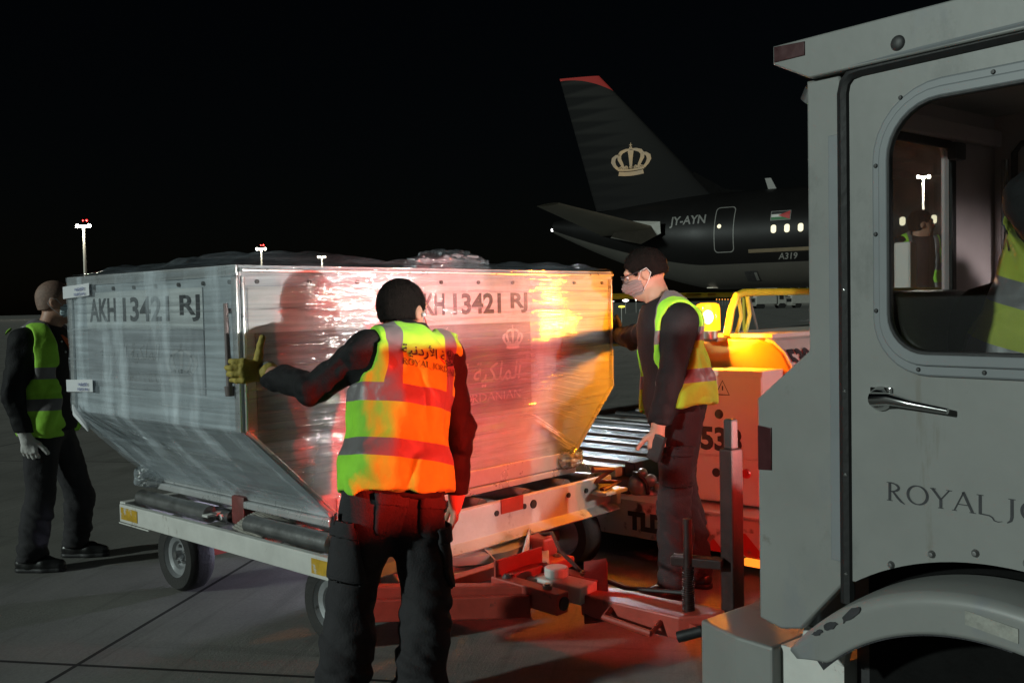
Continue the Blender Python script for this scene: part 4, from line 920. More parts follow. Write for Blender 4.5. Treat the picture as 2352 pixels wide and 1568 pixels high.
# amber beacon
b = MB(); b.cyl((2.60, -.565, 1.24), (2.60, -.565, 1.285), .055, seg=24); b.beam((2.60, -.565, 1.235), (2.78, -.565, 1.235), .12, .02); bc = b.build('beacon_base', M_steel, ldr, True); MI[bc] = Matrix()
BC = Vector((2.60, -.565, 1.36))
m, t, N, L, p = nodes('amber_beacon_dome'); out = N['Material Output']
trn = N.new('ShaderNodeBsdfTransparent'); trn.inputs[0].default_value = (1, .62, .12, 1)
em = N.new('ShaderNodeEmission'); em.inputs[0].default_value = (1, .42, .015, 1); em.inputs[1].default_value = 1.6
gl = N.new('ShaderNodeBsdfGlossy'); gl.inputs['Roughness'].default_value = .1
ad = N.new('ShaderNodeAddShader'); L.new(trn.outputs[0], ad.inputs[0]); L.new(em.outputs[0], ad.inputs[1])
mx = N.new('ShaderNodeMixShader'); mx.inputs[0].default_value = .04; L.new(ad.outputs[0], mx.inputs[1]); L.new(gl.outputs[0], mx.inputs[2]); L.new(mx.outputs[0], out.inputs[0])
b = MB(); b.lathe([(.066, -.075), (.068, -.06), (.066, .05), (.06, .07), (.04, .078), (0, .08)], BC, (0, 0, 1), 36); b.build('beacon_dome', m, bc, True)
b = MB(); b.ball(BC+Vector((0, 0, .0)), .03, 3, (1, 1, 1.3)); b.build('beacon_bulb', emis('beacon_bulb', (1, .75, .35), 60), bc, True)
l = bpy.data.lights.new('beacon_light', 'POINT'); l.energy = 150; l.color = (1, .40, .03); l.shadow_soft_size = .035
o = bpy.data.objects.new('beacon_light', l); COL.objects.link(o); o.location = BC + Vector((-.02, -.01, .0))
# yellow handrails
b = MB(); b.tube([(2.74, -.60, 1.25), (2.78, -.61, 1.40), (2.82, -.62, 1.475), (2.9, -.62, 1.492), (3.2, -.62, 1.495), (7.5, -.62, 1.50)], .022, 10); b.build('handrail', M_yel, ldr, True)
b = MB()
for x in (2.95, 3.05): b.tube([(x-.1, -.6, 1.25), (x-.06, -.61, 1.36), (x-.1, -.615, 1.48)], .012, 8)
b.build('handrail_brace', M_yel, ldr, True)
b = MB(); b.tube([(2.98, -.61, 1.47), (3.08, -.61, 1.28)], .008, 8); b.build('gas_strut', M_steel, ldr, True)
for z in (1.505, 1.08):
    b = MB(); b.tube([(2.9, 1.85, z), (7.5, 1.85, z)], .026, 10); b.build('far_handrail', M_yel, ldr, True)
for x in (2.95, 4.4, 5.9, 7.4): MB().cyl((x, 1.85, .4), (x, 1.85, 1.50), .022, seg=10).build('far_handrail_post', M_yel, ldr, True)
for x, y in ((3.2, -.75), (3.2, 1.5), (7.0, -.75), (7.0, 1.5)): wheel((x, y, .2), .2, .16, (0, -1 if y < 0 else 1, 0), ldr)
b = MB(); b.span((6.0, -.44, .5), (6.15, -.30, 1.9), .02); b.build('control_column', M_cwhite, ldr)
b = MB(); b.span((6.0, -1.0, .46), (7.7, -.02, .50)); b.build('operator_platform', M_dark, ldr)
b = MB(); b.box((4.42, 1.82, 1.56), (.10, .08, .07), None, .01); dl = b.build('deck_fill_lamp', M_dark, ldr); MI[dl] = Matrix()  # unseen lamp added to brighten the loader bed
b = MB(); b.box((4.39, 1.775, 1.55), (.07, .012, .05)); b.build('lamp_glass', M_whl, dl)
l = bpy.data.lights.new('deck_fill_light', 'SPOT'); l.energy = 110; l.color = (.85, .95, 1); l.spot_size = R(80); l.spot_blend = .6; l.shadow_soft_size = .03
o = bpy.data.objects.new('deck_fill_light', l); COL.objects.link(o); o.location = (4.38, 1.74, 1.54); o.rotation_euler = Vector((1.35, 1.05, 1.05)).to_track_quat('Z', 'Y').to_euler()
# under-bed driving lamp shining below the dolly
b = MB(); b.lathe([(0, .012), (.03, .01), (.04, 0)], (2.318, .66, .25), (-1, 0, 0), 20); b.build('driving_lamp', emis('cold_lamp', (.7, .75, 1), 8), ldr, True)
l = bpy.data.lights.new('driving_light', 'SPOT'); l.energy = 120; l.color = (.74, .74, 1); l.spot_size = R(46); l.spot_blend = .4; l.shadow_soft_size = .012
o = bpy.data.objects.new('driving_light', l); COL.objects.link(o); o.location = (2.28, .66, .25); o.rotation_euler = Vector((1.5, -.42, .20)).to_track_quat('Z', 'Y').to_euler()

# ------------------------------------------------------------------ airliner
def cw(lat, d, z=0):   # lateral metres and depth metres of the camera's ground axes -> world
    return Vector((CAM.x+lat*math.cos(YAW)+d*math.sin(YAW), CAM.y-lat*math.sin(YAW)+d*math.cos(YAW), z))
AD = cw(8.65, 39.5)                               # foot of the rear door, on the fuselage's near side
a_ = (cw(8.65+.84, 39.5-.54)-AD).normalized()     # towards the nose
n_ = Vector((0, 0, 1)).cross(a_)                   # left of the nose direction
if n_.dot(CAM-AD) < 0: n_ = -n_                    # towards the viewer
FRD, FZC = 1.98, 3.95
ac = thing('airliner', 'dark airliner tail with a gold crown on its fin standing behind the loader', 'airplane', AD-n_*FRD)
M_acd = mat('dark_fuselage_paint', (.0075, .0073, .0072), .4, var=.15, vs=.5, spec=.12)
M_acb = mat('grey_belly_paint', (.065, .062, .054), .5, var=.1, vs=.6)
M_acl = mat('pale_marking', (.16, .16, .15), .5, var=.1)
M_gold = mat('gold_print', (.36, .21, .085), .5, var=.4, vs=2.2)
AX = AD-n_*FRD
def fus(s, ang):       # s metres forward of the rear door, ang from up towards the viewer
    if s < -1.0:
        k = min(1, (-1.0-s)/8.0); r = FRD*(1-k**1.35*.86); zc = FZC+FRD*(1-(1-k**1.35*.86))*.62
    else: r, zc = FRD, FZC
    return AX + a_*s + n_*(r*math.sin(ang)) + Vector((0, 0, zc+r*1.03*math.cos(ang)))
b = MB()
b.grid(lambda u, v: fus(-9+u*27, R(-121+242*v)), 90, 36); fu = b.build('fuselage', M_acd, ac, True, ang=180)
b = MB(); b.grid(lambda u, v: fus(-9+u*27, R(121+118*v)), 90, 20); be = b.build('belly', M_acb, ac, True, ang=180)
fb = bvh_of(fu); vb = bvh_of(be)
def onfus(me, s, z, name, m, par, bv=None, off=.012, e=0):
    me.transform(basis(AX+a_*s+n_*2.2+Vector((0, 0, z)), a_, (0, 0, 1))); project(me, bv or fb, -n_, off, .12); return link(name, me, m, par)
# nose lies to the right: reading direction along a_
onfus(text_me('JY-AYN', .5, .010, 0, sx=1.0), -1.6, 4.62, 'registration', M_acl, fu)
onfus(plate(rrect(-.42, -.93, .42, .93, .16), [rrect(-.385, -.895, .385, .895, .14)], 0, 0), .0, 4.30, 'door_outline', M_acl, fu)
M_win = emis('lit_cabin_window', (1, .9, .62), 1.0)
onfus(plate([(.085*math.cos(k*.4), .085*math.sin(k*.4)) for k in range(16)], [], 0), -.2, 4.44, 'door_window', M_win, fu)
for k in range(16):
    onfus(plate(rrect(-.105, -.16, .105, .16, .09), [], 0), 2.05+k*.533, 4.20, 'cabin_window', M_win, fu, off=.02)
M_fr, M_fb, M_fw_, M_fg = M_acl, mat('flag_black', (.01, .01, .01), .5), mat('flag_white', (.5, .5, .48), .5), mat('flag_green', (.02, .12, .04), .5)
M_frd = mat('flag_red', (.35, .03, .03), .5)
fl = onfus(plate([(-.40, -.19), (.40, -.19), (.40, .19), (-.40, .19)], [], 0), 2.3, 4.72, 'flag', M_acl, fu); MI[fl] = Matrix()
for y0, y1, mm, nm in ((.055, .165, M_fb, 'black_stripe'), (-.055, .055, M_fw_, 'white_stripe'), (-.165, -.055, M_fg, 'green_stripe')):
    onfus(plate([(-.37, y0), (.37, y0), (.37, y1), (-.37, y1)], [], 0), 2.3, 4.72, nm, mm, fl, off=.02)
onfus(plate([(.37, -.165), (.37, .165), (-.1, 0)], [], 0), 2.3, 4.72, 'red_triangle', M_frd, fl, off=.028)
onfus(text_me('A319', .34, .006, 0, shear=.25), 2.55, 3.02, 'type_lettering', M_acl, fu, off=.02)
onfus(plate([(-9.5, -.07), (9.5, -.07), (9.5, .07), (-9.5, .07)], [], 0), 10.5, 3.38, 'cheat_line', mat('gold_line', (.13, .1, .06), .5), fu, off=.01)
onfus(plate(rrect(-.27, -.2, .27, .2, .02), [], 0), .95, 2.4, 'vent_hatch', M_dark, be, vb)
onfus(plate(rrect(-.06, -.16, .06, .16, .01), [], 0), 1.13, 2.4, 'vent_edge', M_acl, be, vb, .03)
b = MB(); b.prism([AX+a_*1.25+Vector((0, 0, 5.95)), AX+a_*1.6+Vector((0, 0, 5.95)), AX+a_*1.35+Vector((0, 0, 6.45)), AX+a_*1.1+Vector((0, 0, 6.45))], n_*.05); b.build('blade_antenna', M_acl, ac)
# fin
fin0 = AX
def fp(s, z, off=0): return AX+a_*s+Vector((0, 0, z))+n_*off
def foil(root, tip, name, m, par, n=22, th=.09):
    """root/tip: (leading, trailing) points; lens section"""
    b = MB()
    def f(u, v):
        a = 2*math.pi*v; c = (1-math.cos(a))/2; s_ = math.sin(a)*(.35+.65*(1-c))
        l0 = Vector(root[0]).lerp(Vector(tip[0]), u); t0 = Vector(root[1]).lerp(Vector(tip[1]), u); ch = (t0-l0).length
        return l0.lerp(t0, c) + th_dir*(s_*ch*th*.5)
    b.grid(f, n, 40); return b.build(name, m, par, True, ang=180)
th_dir = n_
def fin_mat():
    m, t, N, L, p = nodes('fin_livery'); tc = N.new('ShaderNodeTexCoord'); geo = N.new('ShaderNodeNewGeometry')
    vm = N.new('ShaderNodeVectorMath'); vm.operation = 'DOT_PRODUCT'; L.new(geo.outputs['Position'], vm.inputs[0]); vm.inputs[1].default_value = a_
    sp = N.new('ShaderNodeSeparateXYZ'); L.new(geo.outputs['Position'], sp.inputs[0])
    def mth(op, a, b=None, cl=False):
        n = N.new('ShaderNodeMath'); n.operation = op; n.use_clamp = cl
        for i, v in enumerate((a, b)):
            if v is None: continue
            if isinstance(v, (int, float)): n.inputs[i].default_value = v
            else: L.new(v, n.inputs[i])
        return n.outputs[0]
    s = mth('SUBTRACT', vm.outputs['Value'], AX.dot(a_))
    # saw-tooth bands: long wedges running forward from the trailing edge
    band = mth('FRACT', mth('MULTIPLY', sp.outputs[2], 1.72)); saw = mth('ABSOLUTE', mth('SUBTRACT', mth('MULTIPLY', band, 2), 1))
    te = mth('ADD', -6.8, mth('MULTIPLY', mth('SUBTRACT', sp.outputs[2], 5.7), -.29))
    rel = mth('DIVIDE', mth('SUBTRACT', s, te), 2.9)
    w = mth('MULTIPLY', mth('SUBTRACT', mth('SUBTRACT', 1.05, rel), mth('MULTIPLY', saw, .9)), 2.2, True)
    w2 = mth('MULTIPLY', mth('SUBTRACT', rel, -.1), 1.0, True)
    zf = mth('DIVIDE', mth('SUBTRACT', sp.outputs[2], 6.5), 4.0, True)
    amt = mth('MULTIPLY', mth('SUBTRACT', 1, w), mth('SUBTRACT', 1.0, mth('MULTIPLY', mth('SUBTRACT', 1, zf), .75)))
    amt = mth('MULTIPLY', amt, mth('SUBTRACT', 1, mth('MULTIPLY', rel, .32, True), True))
    mx = N.new('ShaderNodeMix'); mx.data_type = 'RGBA'; L.new(amt, mx.inputs[0]); mx.inputs[6].default_value = (.005, .005, .005, 1); mx.inputs[7].default_value = (.019, .0185, .017, 1)
    # red tip
    rd = mth('GREATER_THAN', mth('ADD', mth('SUBTRACT', sp.outputs[2], mth('ADD', 11.78, mth('MULTIPLY', -.105, mth('POWER', mth('MAXIMUM', mth('ADD', s, 8.6), 0), 2)))), 0), 0)
    m2 = N.new('ShaderNodeMix'); m2.data_type = 'RGBA'; L.new(rd, m2.inputs[0]); L.new(mx.outputs[2], m2.inputs[6]); m2.inputs[7].default_value = (.36, .035, .03, 1)
    L.new(m2.outputs[2], p.inputs['Base Color']); p.inputs['Roughness'].default_value = .7; p.inputs['Specular IOR Level'].default_value = .1; return m
fin = foil((fp(-1.0, 5.78), fp(-6.8, 5.6)), (fp(-6.55, 11.75), fp(-8.62, 11.9)), 'tail_fin', fin_mat(), ac)
b = MB(); b.prism([fp(.9, 5.9), fp(-.6, 6.15), fp(-2.0, 7.0), fp(-2.9, 5.7), fp(.9, 5.6)], n_*.06); b.build('fin_fillet', mat('fillet_paint', (.006, .006, .006), .8, spec=.0), ac)
fnb = bvh_of(fin)
me = crown(1.40); me.transform(Matrix.Diagonal((1.42, 1, 1, 1))); me.transform(basis(fp(-4.95, 7.72, 1.2), a_, (0, 0, 1))); project(me, fnb, -n_, .02, .15); link('crown_emblem', me, M_gold, fin)
# near tailplane, swept, tip towards the viewer's left
th_dir = Vector((0, 0, 1))
tp = foil((fp(-2.9, 4.5, 1.2), fp(-6.0, 4.4, 1.0)), (fp(-5.1, 5.4, 6.43), fp(-6.1, 5.34, 6.47)), 'tailplane', mat('tailplane_grey', (.26, .25, .21), .45, var=.12, vs=1), ac, th=.11)
foil((fp(-2.9, 4.5, -1.2), fp(-6.0, 4.4, -1.0)), (fp(-5.1, 5.4, -6.43), fp(-6.1, 5.34, -6.47)), 'tailplane', M_acb, ac, th=.11)
b = MB(); b.prism([fp(-4.6, 4.95, 1.8), fp(-2.8, 4.8, 1.9), fp(-2.75, 4.3, 1.95), fp(-3.7, 3.9, 1.9), fp(-5.2, 4.25, 1.75)], n_*.03); b.build('tailplane_fairing', mat('fairing_grey', (.20, .195, .17), .5), ac)
b = MB(); b.ball(fp(-9.1, 4.9, .1), .07, 2); b.build('tail_navigation_light', emis('tail_lamp', (1, 1, 1), 6), ac)
for s in (4.0,):
    b = MB(); b.box(fp(s-5.0, 1.98, .6), (.5, .3, .03)); b.build('belly_light', emis('belly_lamp', (.8, .75, .6), .25), ac)
for y in (-2.0, 2.0):      # main gear, mostly hidden behind the loader
    b = MB(); b.cyl(fp(12, .5, y), fp(12, 2.2, y), .12); b.build('gear_leg', M_steel, ac)
    wheel(fp(12.4, .55, y), .55, .4, n_*(1 if y > 0 else -1), ac); wheel(fp(11.6, .55, y), .55, .4, n_*(1 if y > 0 else -1), ac)

# ------------------------------------------------------------------ floodlight masts
M_mast = mat('galvanised_mast', (.45, .44, .4), .5, .2)
M_flood = emis('floodlight', (1, .93, .72), 40); M_obs = emis('obstruction_lamp', (1, .02, .02), 12)
def mast(px, py, d, label, red=True, watts=15000, back=2.5, scale=1.0, group='floodlight masts on the far side of the apron', glow=True):
    top = at(px, py, d); base = Vector((top.x, top.y, 0))
    o = thing('floodlight_mast', label, 'floodlight mast', base, -YAW, group); MI[o] = Matrix()
    h = top.z; s = scale
    b = MB(); b.cyl((0, 0, 0), (0, 0, h), .5*s, .32*s, 12); b.build('pole', M_mast, o, True)
    b = MB(); b.span((-1.6*s, -.1*s, h-.15*s), (1.6*s, .3*s, h)); b.build('lamp_frame', M_mast, o)
    for k, x in enumerate((-1.5, -.5, .55, 1.6)):
        b = MB(); b.ball((x*s, -.3*s, h+.2*s), .55*s if k in (0, 3) else .32*s, 3, (1, .6, .9)); b.build('floodlight', M_flood, o, True)
    if red:
        b = MB(); b.ball((.9*s, 0, h+1.7*s), .26*s, 2); b.build('obstruction_lamp', M_obs, o, True)
        b = MB(); b.ball((-.1*s, 0, h+1.7*s), .18*s, 2); b.build('obstruction_lamp', M_obs, o, True)
    l = bpy.data.lights.new('mast_light', 'POINT'); l.energy = watts; l.color = (1, .93, .75); l.shadow_soft_size = 1.0*s
    lo_ = bpy.data.objects.new('mast_light', l); COL.objects.link(lo_); lo_.location = base+Vector((0, 0, h-.6*s)) - _fw*back
    return o
mast(192, 521, 262, 'tall pale floodlight mast above the man at the far end of the container', watts=6000)
mast(600, 573, 384, 'floodlight mast showing two white lamps and a red one above the container corner', scale=1.0)
mast(739, 591, 445, 'distant floodlight mast with no red lamp showing over the wrapped container', red=False, scale=.9)
mast(2120, 408, 30, 'bright lamp post seen through the back window of the tractor cab', red=False, scale=.105, watts=600, back=.35)

# ------------------------------------------------------------------ vehicles and lights far across the apron
M_vw = mat('far_vehicle_white', (.42, .41, .37), .5, var=.1); M_vd = mat('far_vehicle_dark', (.03, .03, .03), .4)
def van(px, L_, H_, label, kind='van', cargo=True):
    d = 150; g0 = at(px, 709, d); base = Vector((g0.x, g0.y, 0))
    o = thing('parked_truck' if cargo else 'parked_van', label, kind, base, -YAW, 'white vehicles parked far across the apron'); MI[o] = Matrix()
    if cargo:
        b = MB(); b.span((-L_*.5, -1.1, .7), (L_*.18, 1.1, H_), .05); b.build('cargo_box', M_vw, o)
        b = MB(); b.prism([(L_*.2, -1.0, .5), (L_*.5, -1.0, .5), (L_*.5, -1.0, 1.3), (L_*.42, -1.0, 2.2), (L_*.2, -1.0, 2.2)], (0, 2.0, 0)); c = b.build('cab', M_vw, o)
        b = MB(); b.span((L_*.27, -1.02, 1.35), (L_*.41, -1.005, 2.0)); b.build('window', M_vd, c)
    else:
        b = MB(); b.prism([(-L_*.5, -.95, .4), (L_*.5, -.95, .4), (L_*.5, -.95, 1.0), (L_*.3, -.95, 1.15), (L_*.18, -.95, H_), (-L_*.48, -.95, H_)], (0, 1.9, 0)); c = b.build('body', M_vw, o, bevel=.05)
        b = MB(); b.span((-L_*.42, -.975, H_*.6), (L_*.15, -.96, H_*.92)); b.build('window', M_vd, c)
    b = MB()
    for x in (-L_*.3, L_*.32):
        MB().cyl((x, -1.05, .4), (x, -.75, .4), .4, seg=16).build('wheel', M_tyre, o, True)
        MB().cyl((x, .75, .4), (x, 1.05, .4), .4, seg=16).build('wheel', M_tyre, o, True)
    b.b.free()
van(1722, 3.6, 1.7, 'small white van at the left end of the far vehicle row', cargo=False)
van(1768, 4.6, 2.6, 'white box truck between two low vans in the far row', kind='truck')
van(1812, 3.8, 1.6, 'low white van in the middle of the far row', cargo=False)
van(1850, 4.8, 2.9, 'tall white box truck next to the tractor cab edge in the far row', kind='truck')
o = thing('terminal_building', 'pale low building with a glazed railing beyond the far vehicles', 'building', at(1760, 690, 210)*1.0)
bb = at(1762, 690, 210); MI[o] = Matrix(); o.location = (bb.x, bb.y, 0); o.rotation_euler = (0, 0, -YAW)
b = MB(); b.span((-5.5, 0, 0), (9, 8, 3.2)); w_ = b.build('wall', mat('far_wall', (.2, .19, .17), .7), o)
b = MB()
for k in range(9): b.span((-5.4+k*1.75, -.05, 3.2), (-5.3+k*1.75, 0, 4.3))
b.span((-5.4, -.05, 4.25), (8.7, 0, 4.35)); b.build('railing', M_vw, o)
b = MB(); b.span((-1, 1, 3.2), (2.5, 5, 4.6)); b.build('roof_cabin', M_vw, o)
def spark(px, py, d, r, col, st, name, label, group=None, sc=(1, 1, 1)):
    p = at(px, py, d); base = Vector((p.x, p.y, 0))
    o = thing(name, label, 'lamp', base, -YAW, group); MI[o] = Matrix()
    b = MB(); b.cyl((0, .05, 0), (0, .05, max(p.z, .1)), .04, seg=8); b.build('post', M_mast, o)
    b = MB(); b.ball((0, 0, max(p.z, .1)), r, 2, sc); b.build('lens', emis(name+'_lens', col, st), o, True)
spark(1437, 690, 120, .17, (1, 1, .95), 6, 'apron_lamp', 'small white lamp nearest the masked man among the far lights', sc=(2.4, .5, .8))
spark(1408, 692, 140, .12, (.9, .9, 1), 1.2, 'apron_lamp', 'faint bluish lamp left of the bright far lamp', sc=(2.0, .5, .6))
spark(1461, 688, 130, .13, (1, 1, .9), 4, 'apron_lamp', 'dim round lamp just beside the masked man', )
spark(1428, 704, 70, .16, (1, .9, .1), 1.6, 'marker_lamp', 'flat yellow marker lamp low on the apron behind the container edge', sc=(1.6, .5, .5))
for k in range(9):
    spark(1646+k*6.5, 687.5, 260, .16, (1, .38, .08), 1.2, 'perimeter_lamp', 'one of a row of tiny orange lamps behind the amber beacon', 'tiny orange lamps along the perimeter')

# ------------------------------------------------------------------ people: bodies and clothes as smooth blended volumes
A = lambda *v: np.array(v, float)
def nrm(v): v = np.asarray(v, float); return v/np.linalg.norm(v)
class Field:
    def __init__(s, lo, hi, h):
        s.lo = np.array(lo, float); s.h = h; s.n = np.ceil((np.array(hi)-s.lo)/h).astype(int)+1
        s.D = np.full(s.n, .3, np.float32)
    def sub(s, lo, hi):
        i0 = np.clip(np.floor((lo-s.lo)/s.h).astype(int), 0, s.n-1); i1 = np.clip(np.ceil((hi-s.lo)/s.h).astype(int)+1, 1, s.n)
        sl = tuple(slice(a, b) for a, b in zip(i0, i1))
        ax = [s.lo[k]+s.h*np.arange(i0[k], i1[k]) for k in range(3)]
        return sl, ax[0][:, None, None], ax[1][None, :, None], ax[2][None, None, :]
    def put(s, sl, d, k, op):
        o = s.D[sl]
        if op == 'u':
            e = np.maximum(k-np.abs(o-d), 0)/k if k > 0 else 0
            s.D[sl] = np.minimum(o, d) - e*e*k*.25
        else:
            d = -d; e = np.maximum(k-np.abs(o-d), 0)/k if k > 0 else 0
            s.D[sl] = np.maximum(o, d) + e*e*k*.25
    def cap(s, a, b, ra, rb=None, k=.02, op='u'):
        rb = ra if rb is None else rb; a = np.asarray(a, float); b = np.asarray(b, float)
        m = max(ra, rb)+k+4*s.h; sl, X, Y, Z = s.sub(np.minimum(a, b)-m, np.maximum(a, b)+m)
        ba = b-a; L2 = max(ba@ba, 1e-9); px, py, pz = X-a[0], Y-a[1], Z-a[2]
        t = np.clip((px*ba[0]+py*ba[1]+pz*ba[2])/L2, 0, 1)
        d = np.sqrt((px-t*ba[0])**2+(py-t*ba[1])**2+(pz-t*ba[2])**2)-(ra+(rb-ra)*t)
        s.put(sl, d.astype(np.float32), k, op); return s
    def ell(s, c, r, F=None, k=.02, op='u'):
        c = np.asarray(c, float); r = np.asarray(r, float); F = np.eye(3) if F is None else F
        m = r.max()+k+4*s.h; sl, X, Y, Z = s.sub(c-m, c+m); x, y, z = X-c[0], Y-c[1], Z-c[2]
        q_ = [F[i][0]*x+F[i][1]*y+F[i][2]*z for i in range(3)]
        k0 = np.sqrt(sum((q_[i]/r[i])**2 for i in range(3))); k1 = np.sqrt(sum((q_[i]/r[i]**2)**2 for i in range(3)))+1e-9
        s.put(sl, (k0*(k0-1)/k1).astype(np.float32), k, op); return s
    def cut(s, n, c, k=0):
        """keep the side where n.p < c"""
        n = nrm(n); sl, X, Y, Z = s.sub(s.lo, s.lo+s.h*(s.n-1))
        d = (n[0]*X+n[1]*Y+n[2]*Z-c).astype(np.float32); s.D = np.maximum(s.D[sl], d); return s
    def wrinkle(s, amp, fn):
        I = np.argwhere(np.abs(s.D) < .035); P = s.lo+I*s.h
        s.D[tuple(I.T)] += (amp*fn(P)).astype(np.float32); return s
    def mesh(s, name, sm=1):
        D = s.D; ins = D < 0; nx, ny, nz = D.shape
        cs = np.zeros((nx-1, ny-1, nz-1), np.int8)
        for dx in (0, 1):
            for dy in (0, 1):
                for dz in (0, 1): cs += ins[dx:nx-1+dx, dy:ny-1+dy, dz:nz-1+dz]
        C = np.argwhere((cs > 0) & (cs < 8)); idx = np.full(cs.shape, -1, np.int32); idx[tuple(C.T)] = np.arange(len(C))
        acc = np.zeros((len(C), 3)); cnt = np.zeros(len(C))
        cor = [(0, 0, 0), (1, 0, 0), (0, 1, 0), (1, 1, 0), (0, 0, 1), (1, 0, 1), (0, 1, 1), (1, 1, 1)]
        val = [D[C[:, 0]+c[0], C[:, 1]+c[1], C[:, 2]+c[2]] for c in cor]
        for i, j in ((0, 1), (2, 3), (4, 5), (6, 7), (0, 2), (1, 3), (4, 6), (5, 7), (0, 4), (1, 5), (2, 6), (3, 7)):
            x = (val[i] < 0) != (val[j] < 0); t = np.where(x, val[i]/np.where(x, val[i]-val[j], 1), 0)
            pi, pj = np.array(cor[i], float), np.array(cor[j], float)
            acc += np.where(x[:, None], pi+(pj-pi)*t[:, None], 0); cnt += x
        V = s.lo+(C+acc/cnt[:, None])*s.h
        Q = []
        for ax in range(3):
            u, v = (ax+1) % 3, (ax+2) % 3
            a = [slice(None)]*3; b_ = [slice(None)]*3; a[ax] = slice(0, -1); b_[ax] = slice(1, None)
            fl = ins[tuple(a)] != ins[tuple(b_)]; E = np.argwhere(fl)
            ok = (E[:, u] > 0) & (E[:, v] > 0) & (E[:, u] < D.shape[u]-1) & (E[:, v] < D.shape[v]-1); E = E[ok]
            def g(du, dv): K = E.copy(); K[:, u] -= du; K[:, v] -= dv; return idx[tuple(K.T)]
            qd = np.stack([g(1, 1), g(0, 1), g(0, 0), g(1, 0)], 1)
            flip = ~ins[tuple(E.T)]; qd[flip] = qd[flip][:, ::-1]; Q.append(qd)
        Q = np.concatenate(Q)
        for _ in range(sm):
            sa = np.zeros_like(V); ca = np.zeros(len(V))
            for k in range(4):
                i, j = Q[:, k], Q[:, (k+1) % 4]
                np.add.at(sa, i, V[j]); np.add.at(ca, i, 1); np.add.at(sa, j, V[i]); np.add.at(ca, j, 1)
            V = V*.5+sa/ca[:, None]*.5
        me = bpy.data.meshes.new(name); me.from_pydata(V.tolist(), [], Q.tolist()); me.update()
        me.polygons.foreach_set('use_smooth', [True]*len(me.polygons)); s.V = V
        return me
def folds(sc, st=(1, 1, 2.2), seed=0):
    st = np.array(st)
    def f(P):
        w = vnoise(P*6+seed)*.5
        a = vnoise(P*sc*st+seed+w[:, None]*1.3); b_ = vnoise(P*sc*2.1*st+seed*2+5)
        return (1-np.abs(a)*2)*.6+b_*.25
    return f

def hand_prims(wr, dr, pn, th, curl, s=1.0, infl=0.0, tcurl=.3, tdir=None, spread=.06):
    """capsules of a hand: wrist wr, pointing dr, palm facing pn, thumb side th, curl = bend per finger (index..little)"""
    dr, pn, th = nrm(dr), nrm(pn), nrm(th); out = []
    wr = np.asarray(wr, float)
    for i, off in enumerate((.034, .012, -.010, -.031)):          # palm as four metacarpals
        out.append((wr+dr*.012*s+th*off*.55*s, wr+dr*(.088-.006*abs(i-1.2))*s+th*off*s, (.0145)*s+infl, .0125*s+infl, .012))
    out.append((wr-dr*.03*s, wr+dr*.03*s, .027*s+infl, .024*s+infl, .02))
    for i, (off, L_) in enumerate(((.034, .072), (.012, .08), (-.010, .075), (-.031, .058))):
        p = wr+dr*(.088-.006*abs(i-1.2))*s+th*off*s; d = nrm(dr+th*spread*(1.2-i)); c = curl[i]
        for k, fr in enumerate((.46, .30, .24)):
            a = c*(1.0, 1.15, .7)[k]; ax = np.cross(d, pn); ax = nrm(ax) if np.linalg.norm(ax) > 1e-6 else th
            # rotate d towards the palm
            d = nrm(d*math.cos(a)+np.cross(ax, d)*math.sin(a)+ax*(ax@d)*(1-math.cos(a)))
            pnn = np.cross(ax, d); e = p+d*L_*fr*s
            out.append((p, e, (.0098-.0009*k-(.0008 if i == 3 else 0))*s+infl, (.0092-.0011*k-(.0008 if i == 3 else 0))*s+infl, .003)); p = e
            pn_loc = pnn
    p = wr+dr*.022*s+th*.024*s; d = nrm(th*.75+dr*.6+pn*.25) if tdir is None else nrm(tdir)
    for k, (L_, r) in enumerate(((.044, .0145), (.034, .0115), (.028, .0105))):
        e = p+d*L_*s; out.append((p, e, r*s+infl, (r-.0012)*s+infl, .008 if k == 0 else .004)); p = e
        d = nrm(d*math.cos(tcurl)+nrm(dr if tdir is None else pn)*math.sin(tcurl))
    return out

def grab_bounds(pts, m): pts = np.array(pts); return pts.min(0)-m, pts.max(0)+m

def tufts(me, V, hc, hf, hu, L_, n=5200):
    rng_ = np.random.RandomState(3); b = bmesh.new(); b.from_mesh(me)
    for f in b.faces: f.smooth = True
    ids = rng_.choice(len(V), min(n, len(V)), replace=len(V) < n)
    for i in ids:
        p = V[i]; d = p-hc; d = d/np.linalg.norm(d); dn = -hu+hf*.25; t = dn-d*(dn@d); t = t/(np.linalg.norm(t)+1e-6)
        r = rng_.randn(3)*.35; g = nrm(d*.75+t*.75+r); s_ = np.cross(g, d); s_ = s_/(np.linalg.norm(s_)+1e-6)*.0011
        l = L_*rng_.uniform(.5, 1.15); q0 = p-d*.002
        f = b.faces.new([b.verts.new(q0+s_), b.verts.new(q0-s_), b.verts.new(q0+g*l)]); f.smooth = True
    b.to_mesh(me); b.free(); return me

